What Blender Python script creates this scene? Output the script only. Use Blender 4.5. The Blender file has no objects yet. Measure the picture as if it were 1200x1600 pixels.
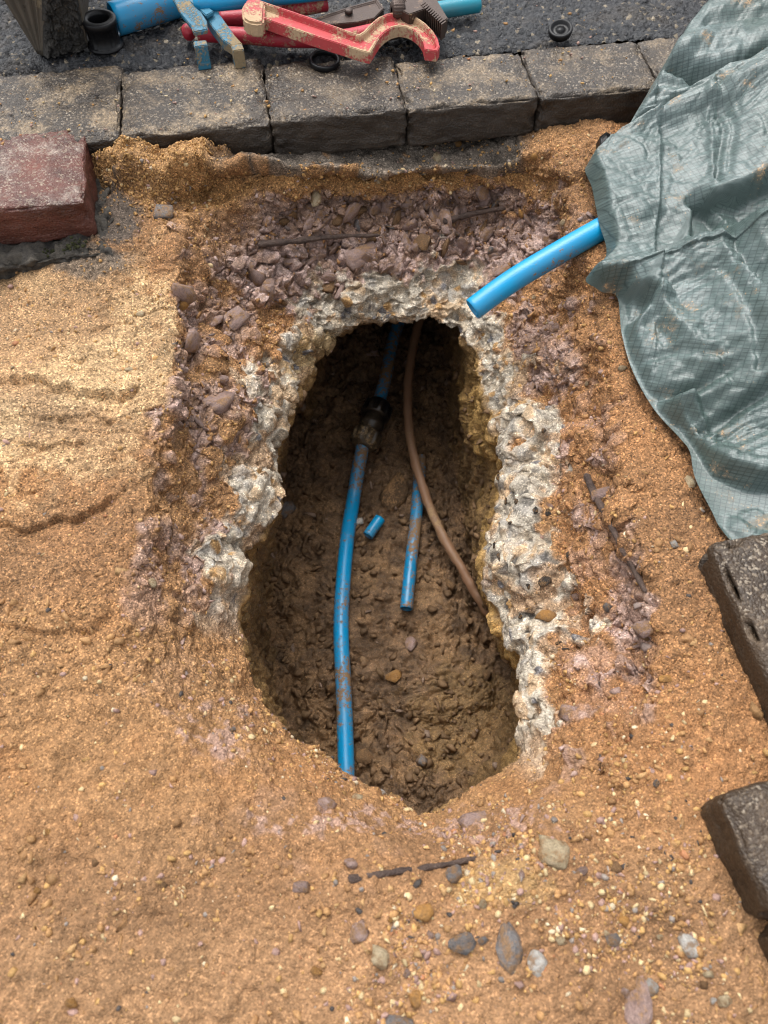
import bpy, bmesh, math, random
import numpy as np
from mathutils import Vector, Matrix
random.seed(7); rng = np.random.default_rng(11)
scene = bpy.context.scene
COL = scene.collection

# ------------------------------------------------------------------ camera, sky, sun, exposure
H = 0.67; PITCH = math.radians(60); FPX = 1200.0
cam_d = bpy.data.cameras.new('camera'); cam = bpy.data.objects.new('camera', cam_d); COL.objects.link(cam)
cam_d.sensor_fit = 'VERTICAL'; cam_d.sensor_height = 36.0; cam_d.lens = 36.0 * FPX / 1600.0
cam_d.clip_start = 0.01; cam_d.clip_end = 500
cam.location = (0, 0, H); cam.rotation_euler = (math.radians(90) - PITCH, 0, 0)
cam_d.dof.use_dof = True; cam_d.dof.focus_distance = 1.02; cam_d.dof.aperture_fstop = 6.2
scene.camera = cam
world = bpy.data.worlds.new('World'); scene.world = world; world.use_nodes = True
wn = world.node_tree; wn.nodes.clear()
w_out = wn.nodes.new('ShaderNodeOutputWorld'); w_bg = wn.nodes.new('ShaderNodeBackground')
w_sky = wn.nodes.new('ShaderNodeTexSky'); w_sky.sky_type = 'NISHITA'; w_sky.sun_disc = False
SUN_EL, SUN_ROT = math.radians(66), math.radians(335)
w_sky.sun_elevation = SUN_EL; w_sky.sun_rotation = SUN_ROT; w_sky.dust_density = 5.0; w_sky.air_density = 1.0
w_hs = wn.nodes.new('ShaderNodeHueSaturation'); w_hs.inputs['Saturation'].default_value = 0.18   # overcast: nearly white cloud
w_bg.inputs['Strength'].default_value = 0.15
wn.links.new(w_sky.outputs[0], w_hs.inputs['Color']); wn.links.new(w_hs.outputs[0], w_bg.inputs[0]); wn.links.new(w_bg.outputs[0], w_out.inputs[0])
sun_d = bpy.data.lights.new('sun', 'SUN'); sun = bpy.data.objects.new('sun', sun_d); COL.objects.link(sun)
sun_d.energy = 0.9; sun_d.angle = math.radians(45); sun_d.color = (1, 0.97, 0.92)
_az = SUN_ROT
_to = Vector((math.sin(_az) * math.cos(SUN_EL), math.cos(_az) * math.cos(SUN_EL), math.sin(SUN_EL)))
sun.rotation_euler = (-_to).to_track_quat('-Z', 'Y').to_euler()
scene.view_settings.view_transform = 'Standard'; scene.view_settings.look = 'None'
scene.cycles.filter_width = 1.15; scene.cycles.max_bounces = 5; scene.cycles.diffuse_bounces = 3; scene.cycles.glossy_bounces = 2
scene.view_settings.exposure = 0.86; scene.view_settings.gamma = 1.0

# ------------------------------------------------------------------ helpers: rays of the surveyed photograph to real points
FW = np.array([0, math.cos(PITCH), -math.sin(PITCH)]); UPV = np.array([0, math.sin(PITCH), math.cos(PITCH)]); RT = np.array([1.0, 0, 0])
CAM = np.array([0, 0, H])
def ray(px, py): return FW + (px - 600) / FPX * RT + (800 - py) / FPX * UPV
def P(px, py, z):
    d = ray(px, py); return CAM + d * ((z - H) / d[2])
def PY(px, py, Y):
    d = ray(px, py); return CAM + d * (Y / d[1])
def project(p):
    q = p - CAM; zc = q @ FW
    return 600 + FPX * (q @ RT) / zc, 800 - FPX * (q @ UPV) / zc, zc

# ------------------------------------------------------------------ numpy noise
def _hash(ix, iy, iz, seed):
    h = ix.astype(np.uint32) * np.uint32(374761393) + iy.astype(np.uint32) * np.uint32(668265263) + iz.astype(np.uint32) * np.uint32(1274126177) + np.uint32(seed * 974711 + 77)
    h ^= h >> np.uint32(13); h *= np.uint32(1103515245); h ^= h >> np.uint32(11); h *= np.uint32(668265263); h ^= h >> np.uint32(15)
    return h
_G = rng.normal(size=(256, 3)); _G /= np.linalg.norm(_G, axis=1)[:, None]; _G = _G.astype(np.float32)
from concurrent.futures import ThreadPoolExecutor
_POOL = ThreadPoolExecutor(4)
def _par(fn, p, *a):
    if len(p) < 60000: return fn(p, *a)
    r = list(_POOL.map(lambda c: fn(c, *a), np.array_split(p, max(4, len(p) // 60000))))
    return tuple(np.concatenate(x) for x in zip(*r)) if isinstance(r[0], tuple) else np.concatenate(r)
def perlin(p, freq, seed=0): return _par(_perlin, p, freq, seed)
def _perlin(p, freq, seed=0):
    q = (p * freq).astype(np.float32) if np.isscalar(freq) else (p * np.asarray(freq)).astype(np.float32)
    i = np.floor(q).astype(np.int32); f = q - i
    u = f * f * f * (f * (f * 6 - 15) + 10)
    r = np.zeros(len(p), np.float32)
    for dx in (0, 1):
        wx = u[:, 0] if dx else 1 - u[:, 0]
        for dy in (0, 1):
            wy = u[:, 1] if dy else 1 - u[:, 1]
            for dz in (0, 1):
                wz = u[:, 2] if dz else 1 - u[:, 2]
                g = _G[_hash(i[:, 0] + dx, i[:, 1] + dy, i[:, 2] + dz, seed) & 255]
                r += wx * wy * wz * (g[:, 0] * (f[:, 0] - dx) + g[:, 1] * (f[:, 1] - dy) + g[:, 2] * (f[:, 2] - dz))
    return r * 1.5
def fbm(p, freq, octv=4, seed=0, gain=.5):
    r = np.zeros(len(p), np.float32); a = 1.0
    fr = np.asarray(freq, float) if not np.isscalar(freq) else freq
    for o in range(octv):
        r += a * perlin(p, fr, seed + o * 17); fr = fr * 2.03; a *= gain
    return r
def voronoi(p, freq, seed=0, jitter=1.0): return _par(_voronoi, p, freq, seed, jitter)
def _voronoi(p, freq, seed=0, jitter=1.0):
    """returns F1, F2, cell hash (int), offset vector to the nearest cell centre (all in cell units)"""
    q = (p * freq).astype(np.float32); i = np.floor(q).astype(np.int32); f = q - i
    n = len(p); F1 = np.full(n, 9., np.float32); F2 = F1.copy(); hid = np.zeros(n, np.uint32); off = np.zeros((n, 3), np.float32)
    for dx in (-1, 0, 1):
        for dy in (-1, 0, 1):
            for dz in (-1, 0, 1):
                h = _hash(i[:, 0] + dx, i[:, 1] + dy, i[:, 2] + dz, seed)
                v = np.empty((n, 3), np.float32); k255 = np.float32(jitter / 255.); o = np.float32(.5 - .5 * jitter)
                v[:, 0] = (h & np.uint32(255)) * k255 + (np.float32(dx) + o) - f[:, 0]; v[:, 1] = ((h >> np.uint32(8)) & np.uint32(255)) * k255 + (np.float32(dy) + o) - f[:, 1]; v[:, 2] = ((h >> np.uint32(16)) & np.uint32(255)) * k255 + (np.float32(dz) + o) - f[:, 2]
                d = v[:, 0] ** 2 + v[:, 1] ** 2 + v[:, 2] ** 2
                near = d < F1
                F2 = np.where(near, F1, np.minimum(F2, d)); F1 = np.where(near, d, F1)
                hid = np.where(near, h, hid); off[near] = v[near]
    return np.sqrt(F1), np.sqrt(F2), hid, off
def facets(p, freq, seed=0, tilt=.6, crk=.25):
    """broken-rock relief about 0..1 high: every cell a tilted flat face with a crack round it"""
    F1, F2, h, off = voronoi(p, freq, seed)
    a = _G[h & 255]; base = ((h >> 9) & 255) / 255.
    crack = np.clip((F2 - F1) / .13, 0, 1)
    return (base * .6 + np.einsum('ij,ij->i', a, off) * tilt + .2) * (.35 + .65 * crack) - (1 - crack) * crk, h, crack
def smooth(a, b, x):
    t = np.clip((x - a) / (b - a), 0, 1); return t * t * (3 - 2 * t)

# ------------------------------------------------------------------ helpers: objects and materials
def tag(o, label=None, cat=None, group=None, kind=None):
    if label: o['label'] = label
    if cat: o['category'] = cat
    if group: o['group'] = group
    if kind: o['kind'] = kind
    return o
def empty(name, loc=(0, 0, 0)):
    o = bpy.data.objects.new(name, None); COL.objects.link(o); o.location = loc; o.empty_display_size = .05; return o
def obj(name, me, mat=None, parent=None, smooth_sh=True):
    """links a mesh (vertices in world space) as one object; under a parent the parent's place is taken off"""
    o = bpy.data.objects.new(name, me); COL.objects.link(o)
    if mat is not None and not me.materials: me.materials.append(mat)
    if smooth_sh: me.polygons.foreach_set('use_smooth', np.ones(len(me.polygons), bool))
    if parent is not None:
        o.parent = parent
        m = Matrix.Translation(parent.location) if parent.parent is None else Matrix.Translation(parent.parent.location)
        o.matrix_parent_inverse = m.inverted()
    return o
def grid_mesh(name, V, closed_u=False):
    """V: (nu, nv, 3) -> mesh"""
    nu, nv = V.shape[:2]
    idx = np.arange(nu * nv).reshape(nu, nv)
    a = idx if closed_u else idx[:-1]
    b = np.roll(idx, -1, 0) if closed_u else idx[1:]
    q = np.stack([a[:, :-1], b[:, :-1], b[:, 1:], a[:, 1:]], -1).reshape(-1, 4)
    return raw_mesh(name, V.reshape(-1, 3), q)
def raw_mesh(name, V, Q):
    me = bpy.data.meshes.new(name); k = Q.shape[1]
    me.vertices.add(len(V)); me.vertices.foreach_set('co', np.ascontiguousarray(V, np.float32).ravel())
    me.loops.add(len(Q) * k); me.loops.foreach_set('vertex_index', np.ascontiguousarray(Q, np.int32).ravel())
    me.polygons.add(len(Q)); me.polygons.foreach_set('loop_start', np.arange(len(Q), dtype=np.int32) * k)
    me.update(calc_edges=True); me.validate(); return me
def set_color(me, name, rgba):
    at = me.color_attributes.new(name, 'FLOAT_COLOR', 'POINT'); at.data.foreach_set('color', np.ascontiguousarray(rgba, np.float32).ravel())

class NT:
    def __init__(s, name):
        s.m = bpy.data.materials.new(name); s.m.use_nodes = True; s.t = s.m.node_tree
        s.b = s.t.nodes['Principled BSDF']; s.c = None
    def n(s, typ, **kw):
        x = s.t.nodes.new('ShaderNode' + typ)
        for k, v in kw.items():
            if k in x.inputs: s.set(x.inputs[k], v)
            else: setattr(x, k, v)
        return x
    def set(s, inp, v):
        if isinstance(v, bpy.types.NodeSocket): s.t.links.new(v, inp)
        elif isinstance(v, (tuple, list)) and inp.type == 'RGBA' and len(v) == 3: inp.default_value = (*v, 1)
        else: inp.default_value = v
    def co(s, kind='Object'):
        if s.c is None: s.c = s.n('TexCoord')
        return s.c.outputs[kind]
    def noise(s, scale, detail=3, rough=.55, vec=None, dist=0):
        x = s.n('TexNoise'); s.set(x.inputs['Vector'], vec or s.co()); x.inputs['Scale'].default_value = scale
        x.inputs['Detail'].default_value = detail; x.inputs['Roughness'].default_value = rough; x.inputs['Distortion'].default_value = dist; return x.outputs['Fac']
    def voro(s, scale, vec=None, feature='F1'):
        x = s.n('TexVoronoi', feature=feature); s.set(x.inputs['Vector'], vec or s.co()); x.inputs['Scale'].default_value = scale; return x
    def ramp(s, fac, stops, interp='LINEAR'):
        x = s.n('ValToRGB'); x.color_ramp.interpolation = interp; s.set(x.inputs[0], fac)
        e = x.color_ramp.elements
        while len(e) < len(stops): e.new(.5)
        for q, (p, c) in zip(e, stops):
            q.position = p; q.color = (*c, 1) if not np.isscalar(c) else (c, c, c, 1)
        return x.outputs[0]
    def mix(s, f, a, b, typ='MIX'):
        x = s.n('Mix', data_type='RGBA', blend_type=typ); s.set(x.inputs[0], f); s.set(x.inputs[6], a); s.set(x.inputs[7], b); return x.outputs[2]
    def math(s, op, a, b=0.0, c=None):
        x = s.n('Math', operation=op); s.set(x.inputs[0], a); s.set(x.inputs[1], b)
        if c is not None: s.set(x.inputs[2], c)
        return x.outputs[0]
    def bump(s, h, strength=.5, dist=.002, normal=None):
        x = s.n('Bump'); s.set(x.inputs['Height'], h); x.inputs['Strength'].default_value = strength; x.inputs['Distance'].default_value = dist
        if normal: s.set(x.inputs['Normal'], normal)
        return x.outputs[0]
    def done(s, color=None, rough=None, normal=None, spec=None, **kw):
        if color is not None: s.set(s.b.inputs['Base Color'], color)
        if rough is not None: s.set(s.b.inputs['Roughness'], rough)
        if normal is not None: s.set(s.b.inputs['Normal'], normal)
        if spec is not None: s.set(s.b.inputs['Specular IOR Level'], spec)
        for k, v in kw.items(): s.set(s.b.inputs[k], v)
        return s.m
def up_mask(N, lo=.3, hi=.8):
    g = N.n('NewGeometry'); x = N.n('SeparateXYZ'); N.set(x.inputs[0], g.outputs['Normal'])
    return N.ramp(x.outputs[2], [(lo, 0.), (hi, 1.)])

def m_soil():
    N = NT('soil'); a = N.n('Attribute', attribute_name='soil'); col = a.outputs['Color']
    v = N.voro(620); sep = N.n('SeparateColor'); N.set(sep.inputs[0], v.outputs['Color'])
    gr = N.ramp(sep.outputs[0], [(0, .30), (.2, .70), (.65, 1.08), (.9, 1.5), (1, 2.6)])
    n1 = N.noise(240, 3, .7)
    ga = N.n('Attribute', attribute_name='grain')
    c = N.mix(ga.outputs['Fac'], col, N.mix(1.0, col, gr, 'MULTIPLY'))
    c = N.mix(1.0, c, N.ramp(n1, [(.25, .72), (.75, 1.25)]), 'MULTIPLY')
    h = N.math('ADD', N.math('MULTIPLY', v.outputs['Distance'], -.45), n1)
    rg = N.math('ADD', a.outputs['Alpha'], N.math('MULTIPLY', sep.outputs[1], .16))
    return N.done(c, rg, N.bump(h, .8, .003), .35)
def m_stone(name, c1, c2, rough=.6):
    N = NT(name); oi = N.n('ObjectInfo')
    off = N.n('VectorMath', operation='ADD'); N.set(off.inputs[0], N.co('Object')); cx = N.n('CombineXYZ'); rr = N.math('MULTIPLY', oi.outputs['Random'], 37.); N.set(cx.inputs[0], rr); N.set(cx.inputs[1], rr); N.set(off.inputs[1], cx.outputs[0])
    vec = off.outputs[0]
    n = N.noise(1.6, 6, .7, vec); n2 = N.noise(9, 4, .7, vec)
    c = N.ramp(n, [(.3, c1), (.7, c2)])
    c = N.mix(1.0, c, N.ramp(oi.outputs['Random'], [(0, .75), (1, 1.2)]), 'MULTIPLY')
    dirt = N.ramp(N.math('ADD', N.math('MULTIPLY', N.noise(1.1, 5, .7, vec), .75), N.math('MULTIPLY', n2, .3)), [(.50, 0.), (.60, 1.)])
    c = N.mix(N.math('MULTIPLY', dirt, .85), c, N.mix(n2, (.20, .105, .045), (.36, .21, .095)))
    c = N.mix(1.0, c, N.ramp(n2, [(.3, .62), (.7, 1.3)]), 'MULTIPLY')
    return N.done(c, rough, N.bump(N.math('ADD', N.math('MULTIPLY', n, 1.2), N.math('MULTIPLY', n2, .6)), .9, .005), .3)
def m_gravel():
    N = NT('gravel'); a = N.n('Attribute', attribute_name='tint'); n2 = N.noise(500, 3, .6)
    c = N.mix(1.0, a.outputs['Color'], N.ramp(n2, [(.3, .7), (.7, 1.2)]), 'MULTIPLY')
    return N.done(c, .68, N.bump(n2, .6, .0014), .3)
def m_block(name, base, base2, dust, dust_amt, under=None):
    """weathered concrete paving block: aggregate speckle, sandy dust lying on the upper faces"""
    N = NT(name); oi = N.n('ObjectInfo')
    off = N.n('VectorMath', operation='ADD'); N.set(off.inputs[0], N.co('Object')); N.set(off.inputs[1], oi.outputs['Location'])
    vec = off.outputs[0]
    n = N.noise(22, 5, .6, vec); n2 = N.noise(260, 3, .65, vec); v = N.voro(400, vec); sep = N.n('SeparateColor'); N.set(sep.inputs[0], v.outputs['Color'])
    c = N.ramp(n, [(.3, base), (.7, base2)])
    up = up_mask(N, .35, .85)
    sp = N.math('MULTIPLY', N.ramp(sep.outputs[0], [(0, 0.), (.74, 0.), (.80, .6), (1, 1.)]), N.ramp(N.noise(31, 4, .65, vec), [(.36, .35), (.62, 1.)]))
    c2 = N.mix(N.math('MULTIPLY', sp, N.math('ADD', .12, N.math('MULTIPLY', up, .7))), c, N.ramp(sep.outputs[2], [(0, (.10, .075, .055)), (.5, (.26, .20, .14)), (1, (.46, .39, .30))]))
    d = N.ramp(N.math('ADD', N.noise(17, 6, .68, vec), N.math('MULTIPLY', N.math('SUBTRACT', n2, .5), .35)), [(.62 - dust_amt, 0.), (.74 - dust_amt * .8, 1.)])
    d = N.math('MULTIPLY', d, N.ramp(oi.outputs['Random'], [(0, .35), (1, 1.)]))
    dcol = N.mix(1.0, dust, N.ramp(sep.outputs[1], [(0, .5), (.8, 1.1), (1, 1.7)]), 'MULTIPLY')
    c3 = N.mix(N.math('MULTIPLY', N.math('MULTIPLY', d, up), .8), c2, dcol)
    h = N.math('ADD', N.math('MULTIPLY', n2, .7), N.math('MULTIPLY', v.outputs['Distance'], -.4))
    return N.done(c3, N.ramp(n, [(.3, .30), (.7, .6)]), N.bump(h, .9, .0026), .42)
def m_tarmac():
    N = NT('tarmac'); v = N.voro(170); sep = N.n('SeparateColor'); N.set(sep.inputs[0], v.outputs['Color'])
    n = N.noise(14, 5, .6); n2 = N.noise(420, 3, .6)
    c = N.ramp(sep.outputs[0], [(0, (.012, .013, .016)), (.6, (.035, .037, .042)), (.92, (.06, .06, .062)), (.97, (.16, .13, .09)), (1, (.34, .28, .2))])
    d = N.ramp(n, [(.5, 0.), (.75, .3)])
    c = N.mix(d, c, (.14, .105, .07))
    return N.done(c, .38, N.bump(N.math('ADD', N.math('MULTIPLY', v.outputs['Distance'], -1.), n2), 1.0, .004), .5)
def m_pipe(name, colr, mud_amt, mud=(.16, .095, .045), rough=.28):
    N = NT(name); n = N.noise(115, 5, .7); n2 = N.noise(480, 4, .65); nb = N.noise(11, 2, .5)
    m = N.math('ADD', N.math('ADD', N.math('MULTIPLY', n, .55), N.math('MULTIPLY', n2, .25)), N.math('MULTIPLY', nb, .4))
    k = N.ramp(m, [(.72 - mud_amt, 0.), (.76 - mud_amt, 1.)])
    film = N.ramp(nb, [(.4, 0.), (.7, .35)])
    base = N.mix(film, colr, mud)
    c = N.mix(k, base, N.mix(n2, mud, tuple(x * 1.7 for x in mud)))
    rg = N.math('ADD', rough, N.math('MULTIPLY', k, .5))
    return N.done(c, rg, N.bump(N.math('ADD', k, n2), .25, .0012), .5)
def m_paint(name, paint, under, mud, mud_amt, rough=.4, metal=0.):
    N = NT(name); n = N.noise(48, 5, .7); n2 = N.noise(300, 4, .6); nb = N.noise(17, 4, .6)
    wear = N.ramp(n, [(.60, 0.), (.66, 1.)])
    c = N.mix(wear, N.mix(N.ramp(nb, [(.3, 0.), (.8, .6)]), paint, tuple(x * .55 for x in paint)), under)
    k = N.ramp(N.math('ADD', N.math('MULTIPLY', nb, .7), N.math('MULTIPLY', n2, .3)), [(.62 - mud_amt, 0.), (.68 - mud_amt, 1.)])
    c = N.mix(k, c, N.mix(n2, tuple(x * .7 for x in mud), tuple(x * 1.3 for x in mud)))
    return N.done(c, N.math('ADD', rough, N.math('MULTIPLY', k, .45)), N.bump(N.math('ADD', N.math('MULTIPLY', k, 1.2), n2), .5, .0014), .45, Metallic=metal)
def m_plain(name, c1, c2, rough=.5, scale=60, bs=.4, spec=.45):
    N = NT(name); n = N.noise(scale, 5, .65); n2 = N.noise(scale * 7, 3, .6)
    c = N.ramp(N.math('ADD', N.math('MULTIPLY', n, .7), N.math('MULTIPLY', n2, .3)), [(.35, c1), (.65, c2)])
    return N.done(c, rough, N.bump(N.math('ADD', n, n2), bs, .0015 if bs < .9 else .004), spec)

# ================================================================== GROUND: sand bed, dug slope, concrete layer, trench
# surveyed profiles, clockwise from the kerb: crest of the cut, foot of the crest, top of the concrete, lip, foot of the trench wall
def W(x, y, z): return np.array([x, y, z], float)
FZ = -0.62
rows = []   # each: list of 11 stations
def row(s0, s1, s2, s3, s4, s5, foot, bulge=.0, s6=None, s7=None):
    s5 = np.array(s5); foot = np.array(foot)
    c = W(.005 - np.sign(foot[0]) * .006, min(1.15, max(.36, foot[1])), FZ)
    out = (s5 - c) * np.array([1, 1, 0]); out /= np.linalg.norm(out) + 1e-9
    if s6 is None: s6 = s5 + out * (.006 + bulge) - np.array([0, 0, .055])
    if s7 is None: s7 = np.array([*(.38 * s6 + .62 * foot)[:2], FZ + .10]) + out * .004
    rows.append([s0, s1, s2, s3, s4, s5, s6, s7, foot, foot * .55 + c * .45, c])
# under the kerb (top): the tunnel runs on below it
row(W(-.5, 2.2, -.09), W(-.27, 1.16, -.085), PY(440, 266, .985), PY(455, 330, .985), PY(500, 455, .905), PY(545, 517, .865), W(-.10, 1.22, FZ), 0, W(-.075, .955, -.30), W(-.115, 1.22, -.40))
row(W(0, 2.4, -.09), W(0, 1.20, -.085), PY(560, 268, 1.015), PY(570, 328, 1.012), PY(585, 432, .93), PY(610, 508, .88), W(-.02, 1.50, FZ), 0, W(0, 1.02, -.30), W(-.01, 1.48, -.36))
row(W(.4, 2.4, -.09), W(.13, 1.22, -.085), PY(680, 262, 1.035), PY(690, 325, 1.03), PY(660, 418, .945), PY(668, 499, .888), W(.06, 1.52, FZ), 0, W(.055, 1.03, -.30), W(.065, 1.50, -.36))
row(W(.9, 2.4, -.09), W(.25, 1.22, -.085), PY(790, 258, 1.05), PY(780, 325, 1.04), PY(735, 428, .95), PY(722, 515, .885), W(.115, 1.28, FZ), 0, W(.105, .99, -.29), W(.13, 1.26, -.39))
row(W(1.6, 2.2, -.07), W(.40, 1.13, -.06), P(885, 255, -.055), P(868, 385, -.15), P(800, 515, -.20), P(744, 545, -.25), P(698, 560, FZ))
row(W(2.4, 1.4, -.06), P(1180, 400, -.05), P(955, 430, -.06), P(898, 503, -.118), P(838, 580, -.19), P(762, 600, -.25), P(700, 620, FZ))
row(W(2.4, 1.0, -.06), P(1230, 520, -.06), P(985, 560, -.065), P(930, 603, -.122), P(878, 645, -.185), P(778, 655, -.25), P(706, 690, FZ))
row(W(2.4, .8, -.06), P(1270, 640, -.06), P(1000, 650, -.07), P(940, 688, -.122), P(880, 725, -.18), P(794, 718, -.25), P(716, 750, FZ), .01)
row(W(2.4, .6, -.06), P(1290, 770, -.06), P(1010, 760, -.075), P(942, 780, -.122), P(872, 800, -.175), P(771, 822, -.25), P(730, 830, FZ))
row(W(2.4, .4, -.06), P(1290, 880, -.055), P(1033, 870, -.07), P(985, 888, -.118), P(885, 890, -.175), P(763, 894, -.25), P(752, 915, FZ))
row(W(2.4, .2, -.06), P(1290, 1000, -.055), P(1046, 968, -.07), P(1000, 985, -.118), P(924, 985, -.17), P(786, 968, -.26), P(775, 1000, FZ))
row(W(2.4, 0., -.06), P(1290, 1110, -.06), P(1048, 1060, -.07), P(1000, 1065, -.11), P(882, 1030, -.175), P(826, 1036, -.25), P(800, 1060, FZ))
row(W(2.2, -.3, -.06), P(1290, 1280, -.06), P(1025, 1160, -.072), P(965, 1145, -.105), P(862, 1110, -.17), P(830, 1122, -.24), P(785, 1110, FZ))
row(W(1.6, -1.0, -.06), P(1280, 1560, -.06), P(955, 1285, -.075), P(895, 1235, -.10), P(832, 1200, -.15), P(797, 1186, -.21), P(745, 1195, FZ))
row(W(.8, -1.6, -.07), P(1000, 1720, -.07), P(805, 1400, -.078), P(775, 1325, -.10), P(737, 1276, -.145), P(716, 1248, -.20), P(690, 1275, FZ))
row(W(.1, -1.8, -.07), P(660, 1760, -.07), P(652, 1430, -.078), P(652, 1345, -.10), P(655, 1300, -.145), P(655, 1272, -.20), P(640, 1300, FZ))
row(W(-.6, -1.6, -.07), P(320, 1720, -.07), P(470, 1400, -.078), P(520, 1310, -.10), P(550, 1258, -.145), P(570, 1232, -.20), P(560, 1265, FZ))
row(W(-1.4, -1.0, -.07), P(-60, 1620, -.065), P(310, 1310, -.075), P(395, 1240, -.10), P(448, 1187, -.14), P(470, 1166, -.20), P(482, 1190, FZ))
row(W(-2.0, -.4, -.06), P(-110, 1330, -.06), P(210, 1165, -.072), P(305, 1130, -.10), P(385, 1105, -.15), P(418, 1106, -.20), P(438, 1095, FZ))
row(W(-2.4, 0., -.06), P(-120, 1130, -.06), P(182, 1010, -.07), P(262, 1015, -.105), P(340, 1020, -.165), P(374, 1015, -.21), P(428, 1010, FZ))
row(W(-2.4, .25, -.06), P(-120, 990, -.06), P(182, 905, -.068), P(250, 912, -.112), P(322, 895, -.165), P(371, 925, -.22), P(426, 930, FZ))
row(W(-2.4, .45, -.06), P(-120, 880, -.06), P(196, 800, -.064), P(258, 816, -.115), P(326, 845, -.17), P(382, 838, -.23), P(427, 850, FZ))
row(W(-2.4, .6, -.06), P(-120, 770, -.058), P(218, 700, -.06), P(278, 716, -.122), P(356, 750, -.178), P(426, 765, -.24), P(436, 780, FZ))
row(W(-2.4, .75, -.06), P(-110, 670, -.056), P(238, 600, -.058), P(292, 624, -.126), P(388, 655, -.183), P(430, 680, -.25), P(444, 710, FZ), .01)
row(W(-2.4, .95, -.06), P(-100, 540, -.075), P(244, 505, -.064), P(300, 538, -.128), P(402, 590, -.19), P(450, 610, -.25), P(456, 650, FZ))
row(W(-2.4, 1.2, -.06), P(-60, 440, -.088), P(250, 430, -.062), P(325, 466, -.126), P(420, 525, -.19), P(478, 562, -.26), P(470, 610, FZ), .01)
row(W(-1.6, 2.0, -.09), W(-.44, 1.13, -.07), P(262, 285, -.045), P(370, 388, -.12), P(442, 478, -.19), P(515, 524, -.265), W(-.155, .98, FZ), 0, W(-.12, .90, -.31), W(-.15, .95, -.42))
CTRL = np.array(rows)                         # (27, 11, 3)
NU = 1480
SAMP = [26, 200, 84, 104, 76, 34, 46, 44, 54, 34]

def cr(p0, p1, p2, p3, t, ten=.5):
    m1 = (p2 - p0) * ten; m2 = (p3 - p1) * ten
    t2 = t * t; t3 = t2 * t
    return (2 * t3 - 3 * t2 + 1) * p1 + (t3 - 2 * t2 + t) * m1 + (-2 * t3 + 3 * t2) * p2 + (t3 - t2) * m2
# round the hole: arc-length sampling by the middle stations
nS = len(CTRL)
seg = np.array([np.linalg.norm(CTRL[(i + 1) % nS][1:6] - CTRL[i][1:6], axis=1).mean() for i in range(nS)])
cum = np.concatenate([[0], np.cumsum(seg)]); uu = np.linspace(0, cum[-1], NU, endpoint=False)
si = np.clip(np.searchsorted(cum, uu, side='right') - 1, 0, nS - 1); st = ((uu - cum[si]) / seg[si])[:, None, None]
RING = cr(CTRL[(si - 1) % nS], CTRL[si], CTRL[(si + 1) % nS], CTRL[(si + 2) % nS], st, .42)          # (NU, 11, 3)
USP = si + st[:, 0, 0]
parts, vpar = [], []
for k in range(10):
    t = np.linspace(0, 1, SAMP[k], endpoint=(k == 9))
    if k == 0: t = 1 - (1 - t) ** 2.2
    tt = t[None, :, None]
    p1, p2 = RING[:, k][:, None], RING[:, k + 1][:, None]
    p0 = RING[:, max(k - 1, 0)][:, None]; p3 = RING[:, min(k + 2, 10)][:, None]
    if k <= 1: p0 = p1 - (p2 - p1) * (.3 if k else 1)
    if k == 0: p3 = p2
    # limit the tangents to the segment's own length so that steep breaks stay crisp
    L = np.linalg.norm(p2 - p1, axis=-1, keepdims=True)
    def lim(v):
        n = np.linalg.norm(v, axis=-1, keepdims=True) + 1e-9; return v * np.minimum(1, L * 1.5 / n)
    m1 = lim((p2 - p0) * .42); m2 = lim((p3 - p1) * .42)
    if k == 0: m1 = p2 - p1; m2 = p2 - p1
    t2, t3 = tt * tt, tt ** 3
    parts.append((2 * t3 - 3 * t2 + 1) * p1 + (t3 - 2 * t2 + tt) * m1 + (-2 * t3 + 3 * t2) * p2 + (t3 - t2) * m2)
    vpar.append(k + t)
V = np.concatenate(parts, 1); vv = np.concatenate(vpar); NV = V.shape[1]
def grid_normals(V):
    du = np.roll(V, -1, 0) - np.roll(V, 1, 0); dv = np.gradient(V, axis=1)
    n = np.cross(dv, du); l = np.linalg.norm(n, axis=-1, keepdims=True); n = n / np.maximum(l, 1e-12)
    return n
_vb = np.broadcast_to(vv, (NU, NV)).ravel(); _f = V.reshape(-1, 3); _ub = np.repeat(USP, NV); _near = smooth(12.3, 13.6, _ub) * (1 - smooth(18.4, 19.8, _ub)); _k = smooth(1.55, 2.0, _vb) * (1 - smooth(5.6, 6.2, _vb)) * (1 - .7 * _near)
_wx = .011 * fbm(_f, 11, 2, 131) + .0055 * fbm(_f, 36, 2, 132); _wy = .011 * fbm(_f, 11, 2, 133) + .0055 * fbm(_f, 36, 2, 134)
V = (_f + np.stack([_wx * _k, _wy * _k, .010 * fbm(_f, 16, 3, 135) * smooth(1.9, 2.3, _vb) * (1 - smooth(4.9, 5.4, _vb)) * (1 - .6 * _near)], 1)).reshape(V.shape)
Nn = grid_normals(V)
if Nn[NU // 2, 100, 2] < 0: Nn = -Nn
Nn[:, -3:] = (0, 0, 1)
pts = V.reshape(-1, 3); nor = Nn.reshape(-1, 3)
vflat = np.broadcast_to(vv, (NU, NV)).ravel().copy(); uflat = np.repeat(USP, NV)
ppx, ppy, _ = project(pts)
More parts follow.
